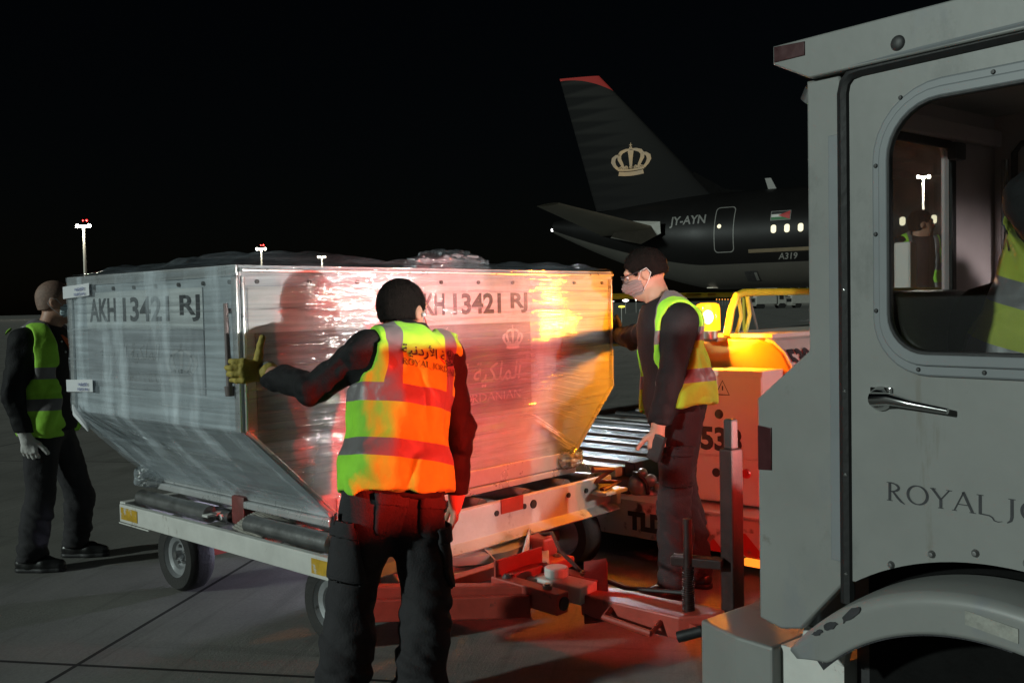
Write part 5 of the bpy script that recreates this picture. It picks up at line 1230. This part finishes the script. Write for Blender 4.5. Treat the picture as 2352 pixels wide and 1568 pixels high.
def person(label, J, o):
    """J: joint positions (world); o: options. Returns the person's root."""
    g0 = (np.asarray(J['anL'])+np.asarray(J['anR']))/2
    root = thing('person', label, 'person', (float(g0[0]), float(g0[1]), o.get('floor', 0)))
    J = {k: np.asarray(v, float) for k, v in J.items()}
    up = nrm(J['neck']-J['pelvis']); rt = J['shR']-J['shL']; rt = nrm(rt-up*(rt@up)); fw = np.cross(up, rt)   # forward
    T = np.array([rt, fw, up]); L_ = np.linalg.norm(J['neck']-J['pelvis'])
    hf = nrm(o['face']); hu = o.get('headup', A(0, 0, 1)); hu = nrm(hu-hf*(hu@hf)); hr = np.cross(hf, hu); HF = np.array([hr, hf, hu]); hc = J['head']
    sc = o.get('scale', 1.0); fl0 = o.get('floor', 0)
    hands = {s: hand_prims(*o['hand'+s]) if 'hand'+s in o else [] for s in 'LR'}
    hip = {s: J['pelvis']+rt*(.085 if s == 'R' else -.085)*sc-up*.06 for s in 'LR'}
    # ---- body
    h = o.get('res', .007)
    allp = [J[k] for k in J]+[x for s in 'LR' for c in hands[s] for x in (c[0], c[1])]
    lo, hi = grab_bounds(allp, .2); lo[2] = max(lo[2], fl0-.02)
    F = Field(lo, hi, h)
    def torso(F, i, k=.06, hem=0):
        F.ell(J['pelvis']+up*.0, (.165*sc+i, .115*sc+i, .13+i), T, k)
        F.ell(J['pelvis']+up*L_*.36, (.15*sc+i, .108*sc+i, .20+i), T, k)
        F.ell(J['pelvis']+up*L_*.68, (.168*sc+i, .118*sc+i, .20+i), T, k)
        for s in 'LR':
            F.cap(J['neck']*.75+J['sh'+s]*.25-up*.05, J['sh'+s]-up*.005, .055+i, .055+i, k)
    def arms(F, i, sides='LR', j=0):
        for s in sides:
            F.cap(J['sh'+s], J['el'+s], .053+i, .043+i, .03); F.cap(J['el'+s], J['wr'+s], .043+i, .030+i+j, .025)
    def legs(F, i, j=0, kk=.05):
        for s in 'LR':
            F.cap(hip[s], J['kn'+s], .088+i, .060+i*1.1, kk); F.cap(J['kn'+s], J['an'+s], .060+i*1.1, .043+i+j, .03)
            F.ell(J['kn'+s]*.62+J['an'+s]*.38-fw*.012, (.055+i, .058+i, .12), None, .04)
    torso(F, 0); arms(F, 0); legs(F, 0)
    for s in 'LR':
        for a_, b_, r0, r1, k in hands[s]: F.cap(a_, b_, r0, r1, k)
        F.cap(J['an'+s]-A(0, 0, .03), J['an'+s]+nrm(J['to'+s]-J['an'+s])*.15-A(0, 0, .045), .036, .03, .02)
    F.cap(hc-hu*.075-hf*.022, J['neck']-up*.03, .056, .066, .03)
    F.ell(hc+hu*.022-hf*.012, (.075, .098, .094), HF, .02); F.ell(hc+hf*.028-hu*.04, (.062, .068, .085), HF, .03); F.ell(hc+hf*.045-hu*.088, (.046, .045, .032), HF, .03)
    F.cap(hc+hf*.092+hu*.012, hc+hf*.112-hu*.028, .010, .014, .014); F.cap(hc+hf*.082+hu*.03-hr*.04, hc+hf*.082+hu*.03+hr*.04, .013, .013, .015)
    for sg in (-1, 1):
        F.ell(hc+hf*.100+hr*sg*.032+hu*.008, (.016, .012, .011), HF, .01, 's')
        F.ell(hc+hr*sg*.080-hf*.012-hu*.012, (.013, .021, .033), HF, .008); F.ell(hc+hr*sg*.092-hf*.008-hu*.008, (.006, .011, .018), HF, .005, 's')
    F.ell(hc+hf*.094-hu*.062, (.024, .010, .006), HF, .008)
    F.cut(A(0, 0, -1), -(fl0+.004))
    link('body', F.mesh('body'), M_skin, root)
    b = MB()
    for sg in (-1, 1):
        b = MB(); b.ball(Vector(hc+hf*.079+hr*sg*.032+hu*.008), .0125, 2); b.build('eye', M_eye, root, True)
    # ---- hair
    if o.get('hair', 1):
        F = Field(hc-.16, hc+.16, .0045); hh = o.get('hairh', .012)
        F.ell(hc+hu*.024-hf*.014, (.076+hh, .098+hh, .095+hh), HF, .0)
        F.ell(hc-hu*.035-hf*.045, (.06, .052+hh*.5, .06), HF, .03)
        n = hf*.80-hu*.60; F.cut(n, n@hc/np.linalg.norm(n)+o.get('hairline', .022))
        F.cut(-hu, -(hu@(hc-hu*o.get('nape', .062))))
        for sg in (-1, 1): F.ell(hc+hr*sg*.085+hf*.012-hu*.02, (.022, .034, .042), HF, .006, 's')
        F.wrinkle(o.get('hairw', .0022), lambda P: vnoise(P*55)+.6*vnoise(P*170))
        hm = F.mesh('hair'); V = F.V.copy(); nn = np.zeros((len(V), 3), np.float32); hm.vertex_normals.foreach_get('vector', nn.ravel()) if False else None
        if o.get('tufts', 1): hm = tufts(hm, V, hc, hf, hu, o.get('tuft', .011))
        link('hair', hm, o.get('hairmat', M_hair), root)
    # ---- trousers
    F = Field(*grab_bounds([hip['L'], hip['R'], J['knL'], J['knR'], J['anL'], J['anR'], J['pelvis']+up*.12], .17), .008)
    F.ell(J['pelvis']-up*.01, (.175*sc, .128*sc, .14), T, .05); F.ell(J['pelvis']+up*.1, (.165*sc, .12*sc, .1), T, .05)
    legs(F, o.get('thick', .018), o.get('baggy', .022), .045)
    F.cut(up, up@(J['pelvis']+up*.13)); F.cut(A(0, 0, -1), -(fl0+.055))
    kz = [J['knL'][2], J['knR'][2], J['anL'][2]]
    def ft(P):
        z = P[:, 2]-fl0; sh = P.copy(); sh[:, 2] += sh[:, 0]*.6-sh[:, 1]*.3
        lo_ = folds(6.5, (1, 1, 2.8), 3)(sh); hi_ = folds(8, (1.5, 1.5, .45), 7)(P); w = np.clip((.60-z)/.3, 0, 1); return lo_*w*(.7+.6*np.clip((.3-z)/.3, 0, 1))+hi_*(1-w)*.55
    F.wrinkle(.020, ft); F.wrinkle(.004, folds(20, (1, 1, 2.2), 5)); link('trousers', F.mesh('trousers'), o.get('trou', M_trou), root)
    # ---- shoes
    for s in 'LR':
        an, to = J['an'+s], J['to'+s]; d = nrm((to-an)*A(1, 1, 0)); bz = min(an[2], fl0+.16)-.0
        z0 = o.get('lift'+s, fl0); he = A(an[0], an[1], z0)-d*.05; tp = A(an[0], an[1], z0)+d*.19; sd_ = A(-d[1], d[0], 0)
        F = Field(*grab_bounds([he, tp, an], .09), .0055)
        F.cap(he+A(0, 0, .048), he+d*.13+A(0, 0, .042), .043, .047, .02); F.cap(he+d*.13+A(0, 0, .042), tp+A(0, 0, .033)-d*.03, .046, .036, .02)
        F.cap(he+d*.05+A(0, 0, .05), A(an[0], an[1], z0+.12), .045, .045, .03)
        F.cut(A(0, 0, -1), -(z0+.002)); F.wrinkle(.003, folds(16, (1, 1, 1), 8)); sh = link('shoe', F.mesh('shoe'), M_shoe, root)
        F = Field(*grab_bounds([he, tp], .075), .005); F.cap(he+A(0, 0, .012), he+d*.13+A(0, 0, .012), .043, .048, .02); F.cap(he+d*.13+A(0, 0, .012), tp-d*.03+A(0, 0, .012), .047, .038, .02)
        F.cut(A(0, 0, -1), -(z0+.001)); F.cut(A(0, 0, 1), z0+.026); link('sole', F.mesh('sole'), M_rub, sh)
    # ---- jacket
    jb = grab_bounds([J[k] for k in ('pelvis', 'neck', 'shL', 'shR', 'elL', 'elR', 'wrL', 'wrR')], .19)
    F = Field(*jb, .0075)
    torso(F, .022, .06); arms(F, .019, 'LR', .008)
    F.ell(J['pelvis']+up*.02, (.185*sc, .14*sc, .16), T, .05)
    F.cap(J['neck']-up*.03, J['neck']+up*.035+hf*.0, .078, .07, .03)
    F.cut(-up, -(up@(J['pelvis']-up*o.get('jhem', .06))))
    F.cut(nrm(up*.93+fw*.37), nrm(up*.93+fw*.37)@(J['neck']+up*.045))
    F.cap(J['neck']-up*.02, J['neck']+up*.2, .056, .06, .01, 's')
    for s in 'LR':
        d = nrm(J['wr'+s]-J['el'+s]); sl, X, Y, Z = F.sub(J['wr'+s]-.11, J['wr'+s]+.11)
        dd = (d[0]*(X-J['wr'+s][0])+d[1]*(Y-J['wr'+s][1])+d[2]*(Z-J['wr'+s][2])+.005).astype(np.float32)
        rr = np.sqrt((X-J['wr'+s][0])**2+(Y-J['wr'+s][1])**2+(Z-J['wr'+s][2])**2).astype(np.float32)
        F.D[sl] = np.where(rr < .105, np.maximum(F.D[sl], dd), F.D[sl])
    sp0, sp1 = J['pelvis'], J['neck']+up*.1
    def armw(P):
        t = np.clip(((P-sp0)@(sp1-sp0))/((sp1-sp0)@(sp1-sp0)), 0, 1); d = np.linalg.norm(P-sp0-t[:, None]*(sp1-sp0), axis=1); return np.clip((d-.19)/.08, .12, 1)
    F.wrinkle(.014, lambda P: folds(9, (1.3, 1.3, 1.3), 6)(P)*armw(P)); F.wrinkle(.007, lambda P: folds(19, (1, 1, 1.4), 9)(P)*armw(P)); link('jacket', F.mesh('jacket'), o.get('jack', M_jack), root)
    # ---- vest
    if 'vest' in o:
        v = o['vest']; hem = v.get('hem', -.02)
        F = Field(*grab_bounds([J['pelvis']-up*.16, J['neck']+up*.05, J['shL'], J['shR']], .24), .0065)
        torso(F, .043, .06)
        F.ell(J['pelvis']+up*.03, (.21*sc, .163*sc, .20), T, .06)
        for (c, r) in v.get('flare', []): F.ell(J['pelvis']+c[0]*rt+c[1]*fw+c[2]*up, r, T, .06)
        n = nrm(-up+rt*v.get('tilt', 0)); F.cut(n, n@(J['pelvis']+up*hem))
        for s in 'LR':
            sg = 1 if s == 'R' else -1; d = nrm(J['el'+s]-J['sh'+s]); c0 = J['sh'+s]+rt*sg*v.get('armo', .012)
            F.cap(c0+d*.03-up*.0, c0+d*.22+rt*sg*.03, .094, .088, .015, 's'); F.cap(c0+rt*sg*.03, c0+rt*sg*.2, .09, .09, .012, 's')
        F.cap(J['neck']+up*.0+fw*.02, J['neck']+up*.2, .082, .10, .01, 's')
        if v.get('open'): F.cap(J['neck']+fw*.10, J['pelvis']+fw*.20-up*.1, v['open'], v['open']*1.1, .02, 's')
        F.wrinkle(.022, lambda P: np.minimum(folds(5.0, (1.5, 1.5, .8), 11)(P+np.outer((P-J['pelvis'])@rt, up)*1.1), .45)); F.wrinkle(.006, folds(13, (1, 1, 1), 2))
        me = F.mesh('vest'); P = F.V-J['pelvis']
        at_ = me.attributes.new('tl', 'FLOAT_VECTOR', 'POINT'); q_ = np.stack([P@rt, P@fw, P@up], 1).astype(np.float32); at_.data.foreach_set('vector', q_.ravel())
        vo = link('vest', me, v['mat'], root)
        o['_vest'] = vo
    # ---- gloves
    for s in 'LR':
        if 'glove'+s in o:
            a = list(o['hand'+s]); H = hand_prims(*a[:5], a[5] if len(a) > 5 else 1.0, .0035, *a[7:])
            F = Field(*grab_bounds([x for c in H for x in (c[0], c[1])], .04), .0034)
            for a_, b_, r0, r1, k in H: F.cap(a_, b_, r0, r1, k)
            d = nrm(J['wr'+s]-J['el'+s]); F.cap(J['wr'+s]-d*.035, J['wr'+s]+d*.02, .043, .034, .015)
            F.wrinkle(.003, folds(26, (1, 1, 1), 4)); link('glove', F.mesh('glove'), o['glove'+s], root)
    # ---- mask with ear loops
    if o.get('mask'):
        F = Field(hc-.15, hc+.15, .004)
        F.ell(hc+hf*.034-hu*.048, (.070, .078, .072), HF, .0); F.cap(hc+hf*.098-hu*.012, hc+hf*.115-hu*.04, .016, .02, .03); F.cut(-hf, -(hf@(hc+hf*.022)))
        n = nrm(hu*.95+hf*.2); F.cut(n, n@(hc+hf*.10-hu*.005)); F.cut(-hu, -(hu@(hc-hu*.105)))
        F.wrinkle(.0025, lambda P: np.sin((P-hc)@hu*420)+vnoise(P*40)); mk = link('face_mask', F.mesh('face_mask'), o.get('maskmat', M_mask), root)
        for sg in (-1, 1):
            e = hc+hr*sg*.086-hf*.014
            b = MB(); b.tube([Vector(p) for p in (hc+hf*.03+hr*sg*.069-hu*.02, e+hf*.02+hu*.012, e+hu*.018-hf*.012, e-hf*.026-hu*.012, e-hf*.004-hu*.042, hc+hf*.03+hr*sg*.067-hu*.085)], .0018, 6)
            b.build('ear_loop', M_strap, mk, True)
    if o.get('glasses'):
        b = MB()
        for sg in (-1, 1):
            c = hc+hf*.112+hr*sg*.034+hu*.006
            b.tube([Vector(c+hr*.025*math.cos(a)+hu*.017*math.sin(a)-hf*.008*abs(math.cos(a))*(1 if sg*math.cos(a) > 0 else 0)) for a in [2*math.pi*k/20 for k in range(20)]], .0032, 6, True)
            b.tube([Vector(p) for p in (c+hr*sg*.025+hu*.006-hf*.008, hc+hr*sg*.082+hu*.014+hf*.01, hc+hr*sg*.090+hu*.008-hf*.02)], .0028, 6)
        b.tube([Vector(p) for p in (hc+hf*.115-hr*.010+hu*.01, hc+hf*.12+hu*.013, hc+hf*.115+hr*.010+hu*.01)], .002, 6)
        b.build('glasses', M_ink, root, True)
    o['_root'] = root; o['_f'] = (rt, fw, up, hf, hu, hr)
    return root
M_eye = mat('eye_white', (.5, .47, .45), .2)
VY = (.32, .80, .035)
def P_(px, py, d): return np.array(at(px, py, d))

# --- the worker in front, seen from behind, left hand on the container corner
hand_w = np.array(onpl(603, 853, 1, -.075))
o1 = dict(face=nrm(A(.98, .18, -.10)), headup=A(.05, .1, 1), hairh=.010, nape=.040, hairline=.03, scale=1.0, res=.006, baggy=.032, thick=.026,
          handL=(hand_w, A(-1, .0, .06), A(.12, 1, 0), A(.05, 0, 1), (.75, .7, .72, .8), 1.08, 0.0, -.12, A(.02, -.25, 1), .03), gloveL=M_glove,
          handR=(P_(1047, 1145, 3.82), A(-.1, .05, -1), A(-.8, .6, 0), A(.6, .8, -.1), (.22, .28, .32, .36)),
          vest=dict(mat=vest_mat('hi_vis_vest_cloth', VY, [(.075, .14), (.27, .335)], (-.118, .125), .027), hem=-.04, tilt=0.10, flare=[((0, -.02, -.02), (.215, .16, .22))]))
d1 = 3.56
J1 = dict(head=P_(927, 716, 3.74), neck=P_(938, 778, 3.64), pelvis=P_(908, 1108, 3.52), shL=P_(842, 806, 3.52), shR=P_(1022, 818, 3.72),
          elL=P_(722, 893, 3.58), wrL=hand_w + A(.01, 0, 0), elR=P_(1056, 985, 3.80), wrR=P_(1048, 1140, 3.82),
          knL=P_(805, 1372, 3.50), anL=P_(785, 1592, 3.40), knR=P_(980, 1372, 3.52), anR=P_(966, 1600, 3.46), toL=P_(800, 1600, 3.55), toR=P_(985, 1605, 3.6))
J1['anL'][2] = .09; J1['anR'][2] = .09
p1 = person('man seen from behind in a yellow vest pushing the container corner with a tan glove', J1, o1)
p1_rt, p1_fw, p1_up = o1['_f'][:3]
vb = bvh_of(o1['_vest'])
def on_back(me, u, v, name, m, s=.004):
    c = J1['pelvis']+p1_rt*u+p1_up*v-p1_fw*.3
    me.transform(basis(c, p1_rt, p1_up)); project(me, vb, Vector(p1_fw), s, .012); return link(name, me, m, o1['_vest'])
me, _ = roman('ROYAL JORDANIAN', .0215, .16); on_back(me, .05, .405, 'airline_lettering', M_ink)
on_back(text_me(AR, .05, .0008), .05, .445, 'arabic_lettering', M_ink)
on_back(crown(.04), .12, .48, 'crown_emblem', M_ink)
# earphone cables
hf, hu, hr = o1['_f'][3:]; hc = J1['head']; 
b = MB(); e = hc+hr*.095-hu*.02
b.tube([Vector(x) for x in (e, e-hu*.06+hr*.02, J1['neck']+p1_rt*.125-p1_fw*.02-p1_up*.03, J1['neck']+p1_rt*.145-p1_fw*.05-p1_up*.09)], .0022, 6); b.build('earphone_cable', M_wire, p1, True)
b = MB(); e2 = hc-hr*.09-hu*.02
b.tube([Vector(x) for x in (J1['neck']-p1_rt*.03-p1_fw*.095-p1_up*.0, J1['neck']+p1_rt*.02-p1_fw*.135-p1_up*.05, J1['neck']+p1_rt*.08-p1_fw*.145-p1_up*.10)], .0022, 6); b.build('earphone_cable', M_wire, p1, True)
b = MB(); b.ball(Vector(e), .009, 2); b.tube([Vector(e), Vector(e-hu*.028)], .004, 6); b.build('earphone', M_strap, p1, True)

# --- the worker on the right, in profile
hB = np.array(onpl(1397, 762, 0, CW+.055))
o2 = dict(face=nrm(np.array(-_rt)*.90+A(.74, .673, 0)*.25+A(0, 0, -.32)), hairh=.010, hairline=.03, nape=.03, res=.0065, baggy=.03, mask=True, maskmat=mat('red_lit_mask', (.24, .17, .16), .7, var=.06, vs=20, bump=.1, bs=80), glasses=True, jhem=.10,  # mask colour darkened and reddened for the dim red light on it
          handR=(hB+A(.03, -.06, -.02), A(-.25, .5, .75), A(-1, .2, 0), A(-.2, -.9, .3), (.25, .25, .25, .3)), gloveR=M_jack,
          handL=(P_(1510, 985, 4.60), A(-.05, .02, -1), A(.7, .5, 0), nrm(np.array(-_rt))*1.0, (1.0, 1.05, 1.1, 1.1)),
          vest=dict(mat=vest_mat('hi_vis_vest_cloth_right', VY, [(.085, .15), (.285, .35)], (-.115, .115), .026), hem=-.03, tilt=0, open=.11, flare=[((0, -.085, .02), (.19, .12, .24)), ((0, -.06, .2), (.18, .1, .2))], armo=.03))  # plain hi-vis colour, same as the front worker's vest
J2 = dict(head=P_(1481, 628, 4.85), neck=P_(1522, 698, 4.82), pelvis=P_(1550, 925, 4.78), shL=P_(1566, 735, 4.66), shR=P_(1512, 742, 4.98),
          elL=P_(1540, 872, 4.60), wrL=P_(1512, 980, 4.60), elR=P_(1455, 775, 5.22), wrR=hB+A(.03, -.06, -.02),
          knL=P_(1546, 1160, 4.68), anL=P_(1552, 1322, 4.70), knR=P_(1572, 1160, 4.9), anR=P_(1596, 1308, 4.95), toL=P_(1500, 1345, 4.68), toR=P_(1560, 1335, 5.0))
J2['anL'][2] = .1; J2['anR'][2] = .1
p2 = person('man in glasses and a mask steadying the container end by the amber beacon', J2, o2)
b = MB(); b.box(Vector(P_(1508, 1028, 4.585)), (.02, .07, .13), Matrix.Rotation(R(20), 3, 'X'), .006)
ph = b.build('handheld_radio', M_rub); prop(ph, 'black handheld radio held low by the masked man', 'radio')

# --- the worker at the far end of the container
fwd3 = np.array(_rt)
o3 = dict(face=nrm(fwd3*.93+A(.74, .673, 0)*.35), hairh=.002, hairw=.0004, tufts=0, hairline=.0, hairmat=M_buzz, nape=.05, res=.0075, mask=True, baggy=.025,
          handR=(P_(62, 1003, 5.40), A(0, 0, -1)+fwd3*.12, A(.6, .6, 0), fwd3, (.45, .5, .5, .55)), gloveR=M_wglove,
          handL=(P_(240, 893, 5.9), A(0, 0, -1), A(-.5, -.5, 0), fwd3, (.4, .4, .4, .4)),
          vest=dict(mat=vest_mat('hi_vis_vest_cloth_green', (.34, .74, .05), [(.06, .125), (.235, .30)], (-.105, .105), .027), hem=-.09, open=.12, flare=[((0, .02, 0), (.2, .16, .22))]))
J3 = dict(head=P_(130, 692, 5.62), neck=P_(108, 757, 5.6), pelvis=P_(112, 962, 5.6), shR=P_(52, 785, 5.46), shL=P_(112, 775, 5.80),
          elR=P_(28, 905, 5.38), wrR=P_(60, 1000, 5.40), elL=P_(170, 870, 5.85), wrL=P_(240, 890, 5.9),
          knR=P_(92, 1150, 5.50), anR=P_(72, 1285, 5.50), knL=P_(185, 1140, 5.75), anL=P_(176, 1255, 5.82), toR=P_(115, 1310, 5.5), toL=P_(235, 1275, 5.82))
J3['anR'][2] = .1; J3['anL'][2] = .1
p3 = person('man with a shaved head and white glove walking behind the grey side of the container', J3, o3)
b = MB(); nk = J3['neck']; f3 = o3['_f'][1]; r3 = o3['_f'][0]
b.tube([Vector(nk+r3*.07-f3*.02+A(0, 0, .02)), Vector(nk+r3*.075+f3*.05-A(0, 0, .01)), Vector(nk+f3*.13+r3*.03-A(0, 0, .08)), Vector(nk+f3*.15+r3*.01-A(0, 0, .16))], [.02, .022, .02, .012], 10); b.build('neck_scarf', M_orange, p3, True)
b = MB()
for k in range(3):
    b.ball(Vector(nk+f3*(.115+.02*k)+r3*.085-A(0, 0, .07+.06*k)), .006, 2)
prop(b.build('snap_buttons', M_strap, p3, True), kind='stuff')

# --- the driver in the cab
def TWp(t, w, z): return np.array(TM @ Vector(q(t, w, z)))
TFd = np.array(TM.to_3x3() @ Vector((1, 0, 0))); TNr = np.array(TM.to_3x3() @ Vector((0, -1, 0)))
o4 = dict(face=nrm(TFd+A(0, 0, -.15)), floor=.98, res=.0085, jhem=.05,
          handR=(TWp(1.72, .42, 1.36), TFd, A(0, 0, -1), -TNr, (.7, .7, .7, .7)), handL=(TWp(1.72, -.0, 1.36), TFd, A(0, 0, -1), TNr, (.7, .7, .7, .7)),
          vest=dict(mat=vest_mat('hi_vis_vest_cloth_cab_light', (.36, .40, .05), [(.04, .10), (.20, .265)], (-.115, .115), .026), hem=-.05, flare=[((0, -.05, .05), (.18, .13, .2))]))  # duller, yellower cloth colour stands for the amber light in the cab
J4 = dict(pelvis=TWp(1.22, .19, 1.22), neck=TWp(1.36, .19, 1.72), head=TWp(1.42, .21, 1.84), shR=TWp(1.31, .38, 1.68), shL=TWp(1.31, .04, 1.68),
          elR=TWp(1.44, .47, 1.46), elL=TWp(1.5, -.05, 1.46), wrR=TWp(1.70, .42, 1.36), wrL=TWp(1.70, .0, 1.36),
          knR=TWp(1.62, .33, 1.20), knL=TWp(1.62, .10, 1.20), anR=TWp(1.72, .33, 1.05), anL=TWp(1.72, .10, 1.05), toR=TWp(1.9, .33, 1.0), toL=TWp(1.9, .1, 1.0))
p4 = person('driver with a lettered yellow vest seated inside the white tractor cab', J4, o4)
vb4 = bvh_of(o4['_vest']); rt4, fw4, up4 = o4['_f'][:3]
for body, u, v, nm in ((roman('ROYAL JORDANIAN', .026, .18)[0], .0, .33, 'airline_lettering'), (text_me(AR, .07, .001), .0, .37, 'arabic_lettering'), (crown(.06), .0, .44, 'crown_emblem')):
    body.transform(basis(J4['pelvis']+rt4*u+up4*v-fw4*.3, rt4, up4)); project(body, vb4, Vector(fw4), .004, .012); link(nm, body, M_ink, o4['_vest'])
b = MB(); b.tube([Vector(TWp(1.02, .30, 1.16)), Vector(TWp(1.06, .28, 1.32)), Vector(TWp(1.10, .22, 1.42)), Vector(TWp(1.17, .15, 1.43)), Vector(TWp(1.2, .08, 1.38))], [.08, .09, .085, .07, .04], 16)
jk = b.build('folded_jacket', M_jack, None, True); prop(jk, 'black jacket bundled over the cab seat beside the driver', 'jacket')
jk.modifiers.new('s', 'SUBSURF').render_levels = 1

# --- the loader operator, seen through the cab glass
xo, yo, zo = 7.05, -.15, .50
o5 = dict(face=A(.5, -.8, 0), floor=zo, res=.010,
          handL=(A(xo-.18, yo-.32, zo+.80), A(-.3, -.1, -1), A(.5, .5, 0), A(-.7, -.6, 0), (.4, .4, .4, .4)), handR=(A(xo-.28, yo+.2, zo+.80), A(-.3, -.1, -1), A(.5, -.5, 0), A(-.7, -.6, 0), (.4, .4, .4, .4)),
          vest=dict(mat=vest_mat('hi_vis_vest_cloth_far', (.34, .74, .05), [(.06, .125), (.235, .30)], (-.105, .105), .027), hem=-.05, open=.08))
f5 = nrm(A(-.8, -.6, 0)); r5 = np.cross(f5, A(0, 0, 1)); c5 = A(xo, yo, zo)
J5 = dict(pelvis=c5+A(0, 0, .95), neck=c5+A(0, 0, 1.48), head=c5+A(0, 0, 1.61)+f5*.03, shR=c5+r5*.18+A(0, 0, 1.43), shL=c5-r5*.18+A(0, 0, 1.43), elR=c5+r5*.26+A(0, 0, 1.14), elL=c5-r5*.26+A(0, 0, 1.14),
          wrR=A(xo-.28, yo+.2, zo+.83), wrL=A(xo-.18, yo-.32, zo+.83), knR=c5+r5*.1+A(0, 0, .5), knL=c5-r5*.1+A(0, 0, .5), anR=c5+r5*.11+A(0, 0, .1), anL=c5-r5*.11+A(0, 0, .1), toR=c5+r5*.13+f5*.2+A(0, 0, .05), toL=c5-r5*.13+f5*.2+A(0, 0, .05))
J5['wrR'] = c5+r5*.27+f5*.12+A(0, 0, .88); J5['wrL'] = c5-r5*.27+f5*.12+A(0, 0, .88)
o5['handR'] = (J5['wrR'], A(-.2, -.1, -1), -r5, f5, (.4,)*4); o5['handL'] = (J5['wrL'], A(-.2, -.1, -1), r5, f5, (.4,)*4)
p5 = person('operator in a green vest standing on the loader platform behind the cab window', J5, o5)

# --- pockets, belt and cuff of the worker in front
def lay(pts, u, v, at_, o_to, name, m, par, d, off=.006, th=.006):
    me = plate(pts, [], 0, 0); me.transform(basis(at_, u, v)); project(me, bvh_of(o_to), Vector(d), off, .012)
    ob = link(name, me, m, par, True); md = ob.modifiers.new('thick', 'SOLIDIFY'); md.thickness = th; md.offset = .3; return ob
tr1 = [c for c in p1.children if c.name.startswith('trousers')][0]
for u in (-.085, .085):
    c = J1['pelvis']+p1_rt*u-np.array([0, 0, .13])
    lay(rrect(-.058, -.065, .058, .06, [.004, .004, .02, .02]), Vector(p1_rt), (0, 0, 1), Vector(c)-Vector(p1_fw)*.3, tr1, 'back_pocket', M_trou, tr1, p1_fw, .003, .005)
    lay(rrect(-.06, -.018, .06, .018, .004), Vector(p1_rt), (0, 0, 1), Vector(c)-Vector(p1_fw)*.3+Vector((0, 0, .06)), tr1, 'pocket_flap', M_trou, tr1, p1_fw, .008, .006)
for s, sg in (('L', -1), ('R', 1)):
    k = J1['kn'+s]*.62+(J1['pelvis']+p1_rt*.085*sg)*.38; d = nrm(-p1_rt*sg*.9+p1_fw*.35)
    u = nrm(np.cross(A(0, 0, 1), d))
    lay(rrect(-.075, -.10, .075, .09, [.01, .01, .02, .02]), Vector(u), (0, 0, 1), Vector(k-d*.3), tr1, 'cargo_pocket', M_trou, tr1, d, .010, .016)
    lay(rrect(-.078, -.026, .078, .026, .006), Vector(u), (0, 0, 1), Vector(k-d*.3)+Vector((0, 0, .085)), tr1, 'pocket_flap', M_trou, tr1, d, .022, .008)
M_cuff = mat('grey_knit_cuff', (.22, .22, .21), .8, bump=.4, bs=120)
d = nrm(J1['wrL']-J1['elL']); b = MB(); b.lathe([(.040, -.012), (.046, 0), (.044, .012), (.036, .014)], Vector(J1['wrL']-d*.030), Vector(d), 24); b.build('cuff', M_cuff, p1, True)
tr2 = [c for c in p2.children if c.name.startswith('trousers')][0]
k2 = J2['knL']*.6+J2['pelvis']*.4; d2 = nrm(np.array(_fw)*A(1, 1, 0)); u2 = nrm(np.array(_rt))
lay(rrect(-.07, -.09, .07, .09, .012), Vector(u2), (0, 0, 1), Vector(k2-d2*.3), tr2, 'cargo_pocket', M_trou, tr2, d2, .008, .014)
lay(rrect(-.074, -.022, .074, .022, .006), Vector(u2), (0, 0, 1), Vector(k2-d2*.3)+Vector((0, 0, .08)), tr2, 'pocket_flap', M_trou, tr2, d2, .018, .008)
